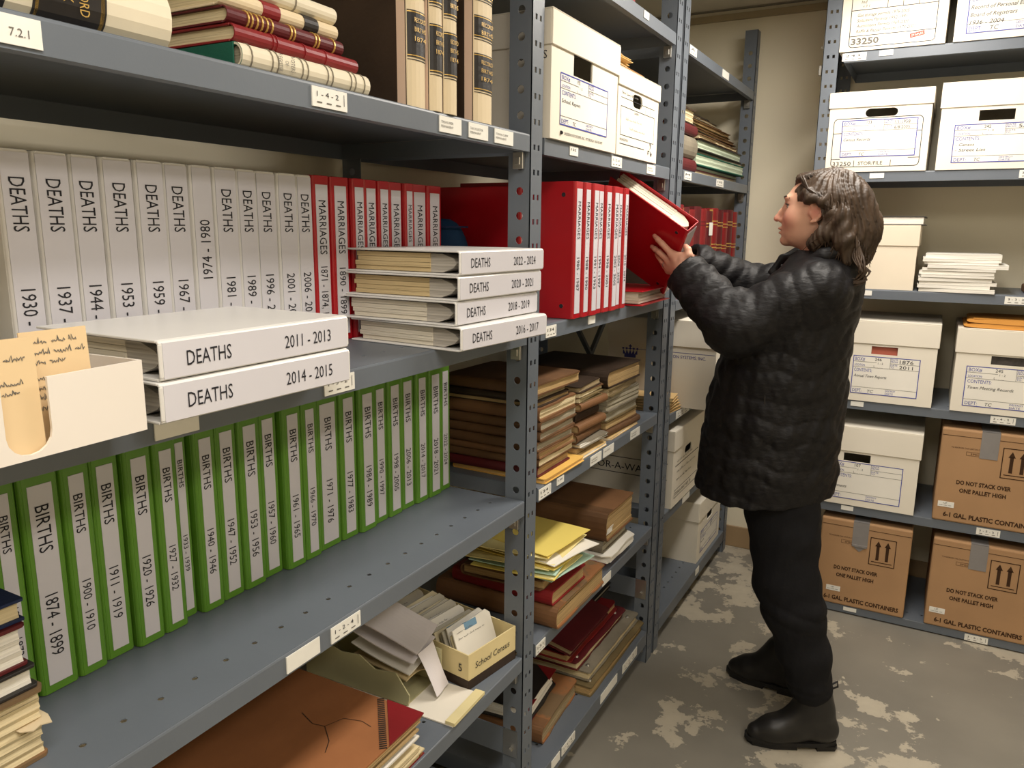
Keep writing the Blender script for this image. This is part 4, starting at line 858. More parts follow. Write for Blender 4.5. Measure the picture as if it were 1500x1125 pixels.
for k in range(4): sheet(f'white paper {["lying flat inside", "leaning inside", "crumpled over the edge of", "folded on top of"][k]} the olive document case', (-.90 + .006 * k, 1.190 + .004 * k, .54 + .022 * k), .10 * k - .1, .16, .075 + .008 * k, [pages_c_y, paper, pm('lilac_paper', (222, 216, 218), rough=.8), pm('lilac_paper', (222, 216, 218))][k], .02, 500 + k, .003, gP, tilt=(.1 * k, .12 + .08 * k))
sheet('lilac-white paper hanging out of the open end of the olive document case', (-.845, 1.215, .52), .1, .10, .055, pm('lilac_paper', (222, 216, 218)), .012, 511, .001, gP, tilt=(0.15, 1.1))
# card box with school census cards
t = thing('card_box', 'cream card box with handwritten School Census front and dark base band', 'box', (-.800, 1.282, .5135), (0, 0, -.16))
cream_b = pm('cream_board', (226, 208, 156), rough=.75, var=.06, scale=7, bump=.08, bscale=30)
mb = MB(); Wf, Dp, Hh, e = .166, .36, .082, .003
mb.box((-e, 0, 0), (0, Wf, Hh)); mb.box((-Dp, 0, 0), (-e, e, Hh)); mb.box((-Dp, Wf - e, 0), (-e, Wf, Hh)); mb.box((-Dp, e, 0), (-Dp + e, Wf - e, Hh + .02)); mb.box((-Dp, e, 0), (-e, Wf - e, .003))
mb.build('carton', cream_b, t)
mb = MB(); mb.box((0, 0, 0), (.0008, Wf, .022)); mb.box((-Dp, -.0008, 0), (0, 0, .022)); mb.build('base_band', leather_dark, t)
mb = MB(); mb.text('School Census', (.0004, .022, .042), UY, (0, .1, 1), .015, 0, .0006, width=.12); mb.build('front_handwriting', ink, t, recalc=False); mb = MB(); mb.text('5', (-.028, -.0012, .038), UX, UZ, .018, 0, .0006); mb.build('side_handwriting', ink, t, recalc=False)
cards = [pm('card_grey', (196, 190, 174), rough=.8, var=.05), pm('card_cream', (222, 210, 176), rough=.8, var=.04), paper, pm('card_blue', (120, 160, 190), rough=.7)]
gX = 'index cards in the school census box'
M0 = Matrix.Translation((-.800, 1.282, .5135)) @ Matrix.Rotation(-.16, 4, 'Z')
r = random.Random(77)
for k in range(22):
    x = -.022 - .0118 * k; h = .098 + r.uniform(-.008, .010) + (.016 if k in (0, 2) else 0); y0 = .012 + r.uniform(0, .012); w = .132 + r.uniform(-.008, .006)
    o = thing('index_card', 'index card nearest the front of the school census box' if k == 0 else f'index card {(ORD + ["thirteenth", "fourteenth", "fifteenth", "sixteenth", "seventeenth", "eighteenth", "nineteenth", "twentieth", "twenty-first", "twenty-second"])[k]} back from the front of the school census box', 'card', (0, 0, 0), (0, 0, 0), gX)
    o.matrix_world = M0 @ Matrix.Translation((x, y0, .005)) @ Matrix.Rotation(-.36 - .006 * k + r.uniform(-.008, .008), 4, 'Y')
    MB().prism([(0, 0), (w, 0), (w, h - .012), (w - .012, h), (0, h + r.uniform(-.008, .002))], 'x', -.0032, 0).build('card', cards[[2, 1, 2, 0, 0, 1, 0][k % 7]], o)
    if k in (0, 1, 4, 5, 8, 9): MB().box((-.0034, w * .3, h - .020), (.0003, w * .62, h - .004)).build('tab', cards[3], o)
    f = MB(); f.hand((.0003, .01, h - .02), UY, UZ, w * .5, .006, k, 0, .0003); f.hand((.0003, .01, h - .034), UY, UZ, w * .7, .006, k + 50, 0, .0003); f.build('handwriting', ink_grey, o, recalc=False)

# ---------------------------------------------------------------- far bay on the left
g6 = 'papers and ledgers stacked at the right of the far bay'
zz = 1.6955
# left: two maroon boxes-like volumes beside the post
book('maroon ledger at the bottom left of the far bay upper shelf', (-.775, 2.545, zz), 0, .2, .26, .045, leather_maroon, pages_tan, spine='x', group=g6, seed=600, rnd=.3)
book('dark grey book with red edges on top of the maroon ledger in the far bay', (-.775, 2.545, zz + .0455), 0, .2, .26, .075, cloth_grey, leather_red, spine='x', group=g6, seed=601, rnd=.3)
book('maroon ledger third from the bottom at the left of the far bay upper shelf', (-.775, 2.545, zz + .121), 0, .19, .26, .035, leather_maroon, pages_tan, spine='x', group=g6, seed=602, rnd=.3)
book('thin tan book on top at the left of the far bay upper shelf', (-.785, 2.56, zz + .1565), 0, .17, .24, .05, leather_dark, pages_cream, spine='f', group=g6, worn=.004, seed=603)
g7 = 'ledgers and folders piled on the far bay upper shelf'
spec = [(.016, .0, .62, leather_maroon, pages_cream), (.014, .0, .66, leather_black, pages_mint), (.040, .01, .68, cloth_green, pages_mint), (.012, .0, .70, leather_black, pages_grey), (.036, .01, .66, leather_black, pages_mint), (.016, .015, .60, leather_brown, pages_cream), (.012, .0, .62, leather_black, pages_tan), (.014, -.01, .64, leather_brown, pages_tan), (.012, -.02, .60, cloth_olive, pages_tan), (.012, -.02, .56, leather_brown, pages_tan), (.013, -.03, .50, cloth_grey, pages_tan), (.011, -.03, .46, leather_dark, pages_old), (.012, -.05, .40, leather_black, pages_grey)]
for k, (T, dx, L, cv, pg) in enumerate(spec):
    n = len(spec) - 1 - k
    y0 = 2.765 if k < 6 else 2.75
    book(f'old ledger {"lowest" if k == 0 else ("topmost" if n == 0 else ORD[k] + " from the bottom")} in the far bay pile beside the end post', (-.79 + dx, y0 + r.uniform(-.01, .01), zz), r.uniform(-.02, .02), L, .26, T, cv, pg, spine='f', group=g7, worn=.006 if k > 4 else .002, seed=610 + k, over=.003); zz += T + .0006
# maroon standing ledgers
g8 = 'maroon volumes standing in the far bay'
y = 2.565
for k in range(11):
    T = (.075, .07, .072, .078, .08, .082, .086, .078, .08, .085, .075)[k]
    t = thing('record_volume', ('grey-sided maroon volume, first of the standing row in the far bay' if k == 0 else f'maroon gilt-banded volume, {ORD[k]} of the standing row in the far bay') , 'book', (-.775, y, 1.2705), (0, 0, 0), g8)
    b = .006; mb = MB(); H = .315 - .006 * (k % 3); D = .27; rs = .016
    mb.box((-D, 0, 0), (-.012, b, H), 2 if k == 0 else 0); mb.box((-D, T - b, 0), (-.012, T, H))
    m = 8; pl = lambda e: [(-rs + (rs + e) * math.cos(-PI / 2 + PI * q / m), T / 2 + (T / 2 + e * .2) * math.sin(-PI / 2 + PI * q / m)) for q in range(m + 1)]
    mb.prism(pl(0) + pl(-.004)[::-1], 'z', 0, H); mb.build('cover', [leather_maroon if k % 2 else leather_red, gilt, cloth_grey], t)
    MB().box((-D + .006, b, .004), (-.014, T - b, H - .006)).build('pages', pages_cream, t)
    bb = MB(); q0 = [pl(.0008)[i] for i in range(0, 9)]; q1 = [pl(-.001)[i] for i in range(0, 9)]
    for f in (.1, .14, .3, .34, .52, .56, .8, .84): bb.prism(q0 + q1[::-1], 'z', H * f, H * f + .004)
    bb.box((-.02, -.001, .004), (-.008, .004, H - .004)) if k in (1, 2, 6) else None
    bb.build('gilt_bands', gilt if k not in (3, 4) else leather_maroon, t)
    if k == 5: MB().box((.0005, .012, H * .7), (.0015, .06, H * .86)).build('spine_label', label_white, t)
    y += T + .0012
gF = 'white boxes in the far bay'
def sdc(mb, Wd, D, H):
    # end facing the near side (x = 0): crown and maker's line
    ux, uy = (0, -1, 0), UZ
    mb.text('CORPORATION SYSTEMS, INC.', (0, .235, .178), ux, uy, .011, 2, .0006, width=.20); mb.text('PROPERTY OF', (0, .235, .155), ux, uy, .009, 2, .0006, width=.07)
    mb.quad((0, .345, .197), ux, uy, .34, .0016, 2, .0004)
    c = (0, .315, .165); P = lambda a, b: (-.0007, c[1] - a, c[2] + b)
    mb.add([P(-.022, 0), P(.022, 0), P(.022, .012), P(-.022, .012)], [(0, 1, 2, 3)], 2)
    for k in range(5):
        a = -.022 + .011 * k; mb.add([P(a - .006, .012), P(a + .006, .012), P(a * 1.25, .030)], [(0, 1, 2)], 2); mb.tube([P(a * 1.25, .033), (-.0012, c[1] - a * 1.25, c[2] + .033)], .004, 6, 2)
    mb.quad(P(-.002, .03), ux, uy, .004, .018, 2); mb.quad(P(-.006, .04), ux, uy, .012, .004, 2)
bankers_box('big white box with a printed end and a crown emblem behind the buff folders', (-.645, 2.66, .8755), PI / 2, .33, .40, .315, lid=.095, handle='rect', side=sdc, group=gF, seed=20)
tanf2 = pm('buff_folder', (222, 186, 128), rough=.75, var=.05)
zz = .8755
for k in range(5):
    t = thing('file_folder', nth_top(4 - k) + ' buff folder in the pile in front of the crown box', 'folder', (-.70 - .012 * k, 2.555 - .004 * k, zz), (0, 0, -.1 + .06 * k), 'buff folders in the far bay')
    t.location.x = -.765 + .004 * k
    MB().box((-.2, -.02, 0), (0, .098 - .006 * k, .0012)).box((-.2, -.02, .0105), (0, .098 - .006 * k, .0117)).build('cover', tanf2, t); MB().box((-.196, -.018, .0013), (-.004, .094 - .006 * k, .0104)).build('pages', pages_c_y, t); zz += .0122
def pr_e(mb, Wd, H):
    mb.quad((.03, 0, .15), UX, UZ, .3, .003, 3, .0004); mb.hand((.05, 0, .16), UX, UZ, .2, .012, 3, 4); mb.hand((.05, 0, .12), UX, UZ, .24, .012, 5, 4); mb.hand((.05, 0, .09), UX, UZ, .2, .012, 6, 4)
    mb.frame((.03, 0, .03), UX, UZ, .3, .03, .002, 3, .0004); mb.text('STOR-A-WAY  NO. 33', (.04, 0, .038), UX, UZ, .012, 3, .0006, width=.2)
def sde(mb, Wd, D, H):
    ux, uy = (0, -1, 0), UZ
    mb.quad((0, .36, .165), ux, uy, .34, .0025, 3, .0004); mb.quad((0, .36, .105), ux, uy, .34, .0025, 3, .0004)
    mb.text('STOR-A-WAY', (0, .33, .12), ux, uy, .026, 3, .0006, width=.24)
bankers_box('white box printed STOR-A-WAY with its oval handle facing the aisle, in the far bay', (-.755, 2.585, .5135), PI / 2, .385, .42, .29, lid=.075, handle='slot', hz=.185, hc=.19, hw=.09, hh=.03, printed=pr_e, side=sde, group=gF, seed=21)
bankers_box('white box to the right of the STOR-A-WAY box, partly hidden by the black coat', (-.755, 2.985, .5135), PI / 2, .38, .42, .30, lid=.085, handle='slot', hw=.09, hh=.03, printed=pr_e, group=gF, seed=22)
def sdf(mb, Wd, D, H): mb.text('SYSTEMS, INC.', (0, .25, .19), (0, -1, 0), UZ, .014, 3, .0006, width=.12)
bankers_box('white box standing on the bottom shelf of the far bay, by the end post', (-.772, 3.06, .1105), PI / 2, .38, .42, .27, lid=.085, handle='rect', hz=.165, hw=.09, hh=.034, form=(.05, .03, .28, .10, dict(box='33', lines=['Records'])), side=sdf, group=gF, seed=23)
# ---------------------------------------------------------------- the person: surfaces grown from distance fields
def rc(p, a, b, r1, r2):
    a = np.array(a, np.float32); b = np.array(b, np.float32); d = b - a
    t = np.clip(((p - a) @ d) / (d @ d), 0, 1)
    return np.linalg.norm(p - a - t[:, None] * d, axis=1) - (r1 + (r2 - r1) * t)
def rct(p, a, b):
    a = np.array(a, np.float32); d = np.array(b, np.float32) - a
    return np.clip(((p - a) @ d) / (d @ d), 0, 1), float(np.linalg.norm(d))
def ell(p, c, r, R=None):
    q = p - np.array(c, np.float32)
    if R is not None: q = q @ np.array(R, np.float32)
    r = np.array(r, np.float32); k0 = np.linalg.norm(q / r, axis=1); k1 = np.linalg.norm(q / r ** 2, axis=1) + 1e-9
    return k0 * (k0 - 1) / k1
def smin(a, b, k):
    h = np.clip(.5 + .5 * (b - a) / k, 0, 1); return b + (a - b) * h - k * h * (1 - h)
def smax(a, b, k): return -smin(-a, -b, k)
def chain(p, pts, rs, k=.01):
    d = None
    for i in range(len(pts) - 1):
        e = rc(p, pts[i], pts[i + 1], rs[i], rs[i + 1]); d = e if d is None else smin(d, e, k)
    return d
def wob(p, s, seed=0):
    """cheap smooth 3-D noise, about -1..1"""
    r = np.random.RandomState(seed); o = np.zeros(len(p), np.float32)
    for k in range(5):
        v = r.normal(size=3).astype(np.float32); v *= s * (1 + .5 * k) / np.linalg.norm(v); o += np.sin(p @ v + r.uniform(0, 6)) * (.5 / (1 + .4 * k))
    return o
def surface(fn, lo, hi, h, name, mats, parent, smooth=True, relax=1):
    lo = np.array(lo, np.float32); Bk = 8
    nb = np.ceil((np.array(hi) - lo) / (h * Bk)).astype(int); n = nb * Bk
    bi = np.stack(np.meshgrid(*[np.arange(k) for k in nb], indexing='ij'), -1).reshape(-1, 3)
    cd = fn((lo + (bi * Bk + (Bk - 1) / 2) * h).astype(np.float32))
    V = np.repeat(np.repeat(np.repeat(np.sign(cd).reshape(nb).astype(np.float32), Bk, 0), Bk, 1), Bk, 2)
    act = bi[np.abs(cd) < Bk * h * 1.25]
    off = np.stack(np.meshgrid(*[np.arange(Bk)] * 3, indexing='ij'), -1).reshape(-1, 3)
    for s0 in range(0, len(act), 800):
        ix = (act[s0:s0 + 800, None, :] * Bk + off[None]).reshape(-1, 3)
        V[ix[:, 0], ix[:, 1], ix[:, 2]] = fn((lo + ix * h).astype(np.float32))
    neg = V < 0
    c = neg[:-1, :-1, :-1].astype(np.int8)
    tot = np.zeros_like(c)
    for dx in (0, 1):
        for dy_ in (0, 1):
            for dz in (0, 1): tot += neg[dx:n[0] - 1 + dx, dy_:n[1] - 1 + dy_, dz:n[2] - 1 + dz]
    cells = np.argwhere((tot > 0) & (tot < 8)); idx = -np.ones(tot.shape, np.int32); idx[tuple(cells.T)] = np.arange(len(cells))
    acc = np.zeros((len(cells), 3)); cnt = np.zeros(len(cells))
    for ax in range(3):
        o1 = [a for a in range(3) if a != ax]
        for u in (0, 1):
            for v in (0, 1):
                a = cells.copy(); a[:, o1[0]] += u; a[:, o1[1]] += v; b = a.copy(); b[:, ax] += 1
                va = V[tuple(a.T)]; vb = V[tuple(b.T)]; m = (va < 0) != (vb < 0)
                t = np.where(m, va / np.where(np.abs(va - vb) < 1e-9, 1, va - vb), 0)
                pt = a.astype(float); pt[:, ax] += t; acc[m] += pt[m]; cnt[m] += 1
    P = lo + acc / cnt[:, None] * h
    faces = []
    for ax in range(3):
        o1, o2 = [(1, 2), (2, 0), (0, 1)][ax]
        sl = [slice(None)] * 3; sl[ax] = slice(0, -1); s2 = [slice(None)] * 3; s2[ax] = slice(1, None)
        e = np.argwhere(neg[tuple(sl)] != neg[tuple(s2)]); e = e[(e[:, o1] > 0) & (e[:, o2] > 0)]
        if not len(e): continue
        g = lambda u, v: idx[tuple((e - np.eye(3, dtype=int)[o1] * u - np.eye(3, dtype=int)[o2] * v).T)]
        try: q = np.stack([g(1, 1), g(0, 1), g(0, 0), g(1, 0)], 1)
        except IndexError:
            e = e[(e < np.array(idx.shape)).all(1)]; q = np.stack([g(1, 1), g(0, 1), g(0, 0), g(1, 0)], 1)
        fl = neg[tuple(e.T)]; q[~fl] = q[~fl][:, ::-1]; faces.append(q[(q >= 0).all(1)])
    F = np.concatenate(faces)
    for _ in range(relax):                       # light smoothing
        s_ = np.zeros_like(P); w = np.zeros(len(P))
        for k in range(4): np.add.at(s_, F[:, k], P[F[:, (k + 1) % 4]]); np.add.at(w, F[:, k], 1)
        P = P * .5 + .5 * s_ / np.maximum(w, 1)[:, None]
    me = bpy.data.meshes.new(name); me.from_pydata(P.tolist(), [], F.tolist())
    for m in (mats if isinstance(mats, (list, tuple)) else [mats]): me.materials.append(m)
    if smooth: me.polygons.foreach_set('use_smooth', [True] * len(me.polygons))
    me.update(); o = bpy.data.objects.new(name, me); COL.objects.link(o)
    if parent: o.parent = parent
    return o
YC = 2.31
hand_pts = dict(
    index=[(-.665, 2.159, 1.432), (-.698, 2.160, 1.463), (-.7115, 2.163, 1.474), (-.724, 2.169, 1.484)],
    middle=[(-.680, 2.175, 1.414), (-.711, 2.179, 1.438), (-.726, 2.187, 1.446), (-.739, 2.195, 1.453)],
    ring=[(-.686, 2.187, 1.399), (-.707, 2.194, 1.413), (-.718, 2.200, 1.423), (-.727, 2.204, 1.431)],
    pinky=[(-.686, 2.198, 1.386), (-.701, 2.205, 1.396), (-.709, 2.209, 1.405), (-.7155, 2.212, 1.414)],
    thumb=[(-.628, 2.145, 1.418), (-.613, 2.141, 1.434), (-.617, 2.144, 1.448), (-.627, 2.152, 1.457)])
wrist = (-.630, 2.150, 1.392)
fr = dict(index=(.0098, .0086, .0080, .0066), middle=(.0098, .0086, .0080, .0066), ring=(.0094, .0082, .0076, .0062), pinky=(.0086, .0074, .0068, .0056), thumb=(.0125, .0108, .0098, .0076))
Qm = np.array(P2) + np.array(Tv) * .027; Tn = np.array(Tv)
def mirror(q): q = np.array(q); return tuple(q - 2 * ((q - Qm) @ Tn) * Tn)
def mirror2(q): return tuple(np.array(mirror(q)) + np.array(Sv) * .105 - np.array(Ev) * .06)
def hand_sdf(p, mir=False):
    f = mirror2 if mir else (lambda q: q)
    d = None
    for nme, pts in hand_pts.items():
        e = chain(p, [f(q) for q in pts], fr[nme], .003)
        d = e if d is None else np.minimum(d, e)
    bases = [hand_pts[k][0] for k in ('index', 'middle', 'ring', 'pinky')]
    palm = None
    w = np.array(wrist)
    for k, b in enumerate(bases):
        q = w + (np.array((0, .0, .006 - .004 * k)))
        e = rc(p, f(tuple(q)), f(b), .017, .0115); palm = e if palm is None else smin(palm, e, .012)
    palm = smin(palm, rc(p, f(wrist), f(hand_pts['thumb'][0]), .018, .013), .012)
    palm = smin(palm, rc(p, f(hand_pts['thumb'][1]), f(hand_pts['index'][0]), .008, .009), .010)
    return smin(d, palm, .006)
def head_sdf(p):
    y = YC
    s = ell(p, (-.285, y, 1.580), (.100, .074, .080))
    s = smin(s, ell(p, (-.330, y, 1.545), (.064, .060, .082)), .03)
    s = smin(s, ell(p, (-.343, y, 1.500), (.052, .050, .042)), .03)                     # jaw
    s = smin(s, ell(p, (-.386, y, 1.476), (.0155, .020, .0150)), .014)                    # chin
    q = np.stack([p[:, 0], y - np.abs(p[:, 1] - y), p[:, 2]], 1)                        # mirror: work on the near half
    s = smin(s, ell(q, (-.357, y - .040, 1.537), (.030, .022, .026)), .02)              # cheek
    s = smin(s, ell(q, (-.379, y - .022, 1.591), (.014, .024, .008)), .012)             # brow ridge
    s = smax(s, -ell(q, (-.397, y - .031, 1.570), (.020, .017, .011)), .010)            # eye socket
    s = smin(s, ell(q, (-.3745, y - .031, 1.5765), (.0115, .0150, .0038)), .004)        # upper lid
    s = smin(s, ell(q, (-.3735, y - .031, 1.5625), (.0105, .0140, .0030)), .004)        # lower lid
    n = chain(p, [(-.388, y, 1.574), (-.402, y, 1.553), (-.4135, y, 1.5365)], (.0075, .0085, .0098), .006)
    n = smin(n, ell(q, (-.4005, y - .0105, 1.532), (.0095, .0075, .0075)), .006)
    s = smin(s, n, .009)
    s = smax(s, -ell(q, (-.4075, y - .006, 1.5255), (.005, .0035, .004)), .003)         # nostril
    s = smin(s, ell(p, (-.3945, y, 1.5090), (.0155, .020, .0052)), .004)                 # lips
    s = smin(s, ell(p, (-.3925, y, 1.4968), (.0148, .018, .0058)), .004)
    s = smax(s, -ell(p, (-.411, y, 1.5032), (.013, .022, .0018)), .0015)
    s = smax(s, -ell(p, (-.409, y, 1.4872), (.011, .024, .0042)), .005)
    R = np.array(Matrix.Rotation(math.radians(-12), 3, 'Y'))
    e = ell(q, (-.302, y - .0715, 1.552), (.0165, .0050, .0270), R)                     # ear: thin plate, rolled rim, lobe
    rim = chain(q, [(-.313, y - .0745, 1.5600), (-.314, y - .0770, 1.5720), (-.303, y - .0795, 1.5815), (-.290, y - .0805, 1.5760), (-.2855, y - .0805, 1.5600), (-.290, y - .0790, 1.5420), (-.301, y - .0775, 1.5300), (-.310, y - .0755, 1.5270)], (.0035, .0042, .0044, .0044, .0042, .0040, .0048, .0046), .003)
    e = smin(e, rim, .002); e = smin(e, ell(q, (-.3165, y - .0735, 1.5480), (.0042, .0040, .0065)), .002)
    s = smin(s, e, .006)
    s = smin(s, chain(p, [(-.288, y, 1.50), (-.277, y + .01, 1.44), (-.275, y + .01, 1.38)], (.050, .052, .060), .02), .022)
    return s
SHN, SHF = (-.275, 2.175, 1.350), (-.285, 2.470, 1.355)
ELN, ELF = (-.462, 2.095, 1.248), (-.500, 2.465, 1.325)
WRF = mirror2(wrist)
def body_sdf(p):
    d = head_sdf(p)
    d = smin(d, chain(p, [(-.275, 2.32, 1.36), (-.33, 2.32, 1.1), (-.345, 2.33, .82)], (.085, .09, .10), .04), .04)
    for sh, el, wr in ((SHN, ELN, wrist), (SHF, ELF, WRF)):
        d = smin(d, rc(p, (-.28, 2.32, 1.36), sh, .06, .045), .03); d = smin(d, chain(p, [sh, el, wr], (.042, .034, .0185), .015), .02)
    for hp, kn, an, tz in (((-.34, 2.25, .80), (-.275, 2.22, .45), (-.19, 2.225, .12), (-.25, 2.195, .045)), ((-.36, 2.41, .80), (-.305, 2.42, .43), (-.285, 2.465, .12), (-.36, 2.475, .045))):
        d = smin(d, chain(p, [hp, kn, an, tz], (.075, .05, .032, .018), .02), .03)
    d = smin(d, hand_sdf(p), .004); d = smin(d, hand_sdf(p, True), .004)
    return d
def skin_mat():
    m = bpy.data.materials.new('skin'); m.use_nodes = True; nt = m.node_tree; b = nt.nodes['Principled BSDF']; N = nt.nodes.new; L = nt.links.new
    a = N('ShaderNodeAttribute'); a.attribute_name = 'tint'; tc = N('ShaderNodeTexCoord'); n = N('ShaderNodeTexNoise'); n.inputs['Scale'].default_value = 55; L(tc.outputs['Object'], n.inputs['Vector'])
    mx = N('ShaderNodeMix'); mx.data_type = 'RGBA'; mx.blend_type = 'MULTIPLY'; mx.inputs['Factor'].default_value = .12; L(a.outputs['Color'], mx.inputs[6]); L(n.outputs['Fac'], mx.inputs[7]); L(mx.outputs[2], b.inputs['Base Color'])
    b.inputs['Roughness'].default_value = .48; b.inputs['Subsurface Weight'].default_value = .12; b.inputs['Subsurface Radius'].default_value = (.01, .004, .002); b.inputs['Subsurface Scale'].default_value = .5
    return m
def wave_coat(name, rgb, rough, bump, scale, stretch):
    return pm(name, rgb, rough=rough, var=.12, scale=14, bump=bump, bscale=scale, stretch=stretch, spec=.26)
coat_m = wave_coat('coat_nylon', (21, 20, 22), .56, 1.0, 34, (1.0, 1.0, 2.2))
trouser_m = pm('trouser_cloth', (22, 22, 25), rough=.85, var=.15, scale=20, bump=.2, bscale=160, spec=.2)
boot_m = pm('boot_leather', (24, 23, 23), rough=.42, var=.15, scale=14, bump=.08, bscale=70, spec=.5)
sole_m = pm('boot_sole', (16, 15, 15), rough=.7)
hair_m = pm('hair_brown', (64, 50, 38), rough=.5, var=.4, scale=9, stretch=(5, 5, 1.0), bump=.35, bscale=40, spec=.35)
PR = thing('person', 'woman in a long black quilted coat pulling a red binder off the shelf', 'person', (-.30, 2.32, 0))
PR['label'] = 'person in a long black quilted coat and boots pulling a red binder off the shelf'
def kid(o):
    o.parent = PR; o.matrix_parent_inverse = Matrix.Translation((.30, -2.32, 0)); return o
body = kid(surface(body_sdf, (-.77, 2.03, .005), (-.09, 2.60, 1.69), .0030, 'body', skin_mat(), None))
me = body.data; co = np.empty(len(me.vertices) * 3, np.float32); me.vertices.foreach_get('co', co); co = co.reshape(-1, 3)
base = np.array(srgb((222, 172, 146))); col = np.tile(base, (len(co), 1))
def blend(c, rgb, d, w):
    f = np.clip(1 - d / w, 0, 1)[:, None] ** 1.2; return c * (1 - f) + np.array(srgb(rgb)) * f
q = np.stack([co[:, 0], YC - np.abs(co[:, 1] - YC), co[:, 2]], 1)
col = blend(col, (206, 128, 112), np.linalg.norm((q - (-.375, YC - .038, 1.533)) / (1, 1, .9), axis=1), .045)
col = blend(col, (214, 138, 122), np.linalg.norm(q - (-.412, YC, 1.534), axis=1), .024)
col = blend(col, (214, 136, 118), np.linalg.norm(q - (-.302, YC - .075, 1.552), axis=1), .03)
m_ = (q[:, 0] < -.388) & (np.abs(q[:, 2] - 1.502) < .0135); dd = np.where(m_, np.linalg.norm((q - (-.402, YC, 1.502)) / (1, 1.7, .85), axis=1), 9)
col = blend(col, (150, 72, 66), dd, .017)
fh = np.min([np.linalg.norm(co - np.array(hand_pts[k][-1]), axis=1) for k in hand_pts], axis=0); col = blend(col, (214, 140, 122), fh, .02)
at = me.color_attributes.new('tint', 'FLOAT_COLOR', 'POINT'); at.data.foreach_set('color', np.concatenate([col, np.ones((len(col), 1))], 1).astype(np.float32).ravel())
# eyes, brows, lashes, ring
eye_w = pm('eye_white', (226, 220, 212), rough=.2); iris = pm('iris_brown', (52, 38, 28), rough=.15)
for s in (-1, 1):
    mb = MB(); c = Vector((-.3735, YC + s * .031, 1.5695)); n = 16; vs = []; fs = []; mi = []
    for j in range(n + 1):
        th = PI * j / n
        vs += [(c.x - .0118 * math.cos(th), c.y + .0118 * math.sin(th) * math.cos(2 * PI * k / n), c.z + .0118 * math.sin(th) * math.sin(2 * PI * k / n)) for k in range(n)]
    for j in range(n): mb.add([], []); fs += [((j) * n + k, j * n + (k + 1) % n, (j + 1) * n + (k + 1) % n, (j + 1) * n + k) for k in range(n)]
    mb.add(vs, fs); mb.m = [1 if (i // n) < 4 else 0 for i in range(len(fs))]
    kid(mb.build('eye', [eye_w, iris], smooth=True, recalc=True))
    br = MB(); br.tube([(-.3935, YC + s * .012, 1.5905), (-.393, YC + s * .024, 1.5945), (-.387, YC + s * .037, 1.5955), (-.376, YC + s * .047, 1.590)], [.0028, .0034, .0028, .0012], 8); kid(br.build('eyebrow', hair_m, smooth=True))
    ls = MB(); ls.tube([(-.3835, YC + s * .020, 1.5735), (-.3885, YC + s * .029, 1.5755), (-.3845, YC + s * .039, 1.5745), (-.3765, YC + s * .046, 1.5715)], [.0010, .0016, .0016, .0009], 6); kid(ls.build('eyelash', leather_black, smooth=True))
a, b_ = Vector(hand_pts['ring'][0]), Vector(hand_pts['ring'][1]); d = (b_ - a).normalized(); u = d.orthogonal().normalized(); v = d.cross(u); c = a.lerp(b_, .45)
mb = MB(); mb.tube([c + (u * math.cos(t) + v * math.sin(t)) * .0096 for t in np.linspace(0, 2 * PI, 25)], .0013, 8); g = Vector((0, -1, .3)).normalized(); cc = c + g * .0105; mb.tube([cc, cc + g * .0035], [.0022, .0012], 6)
kid(mb.build('ring', zinc, smooth=True))
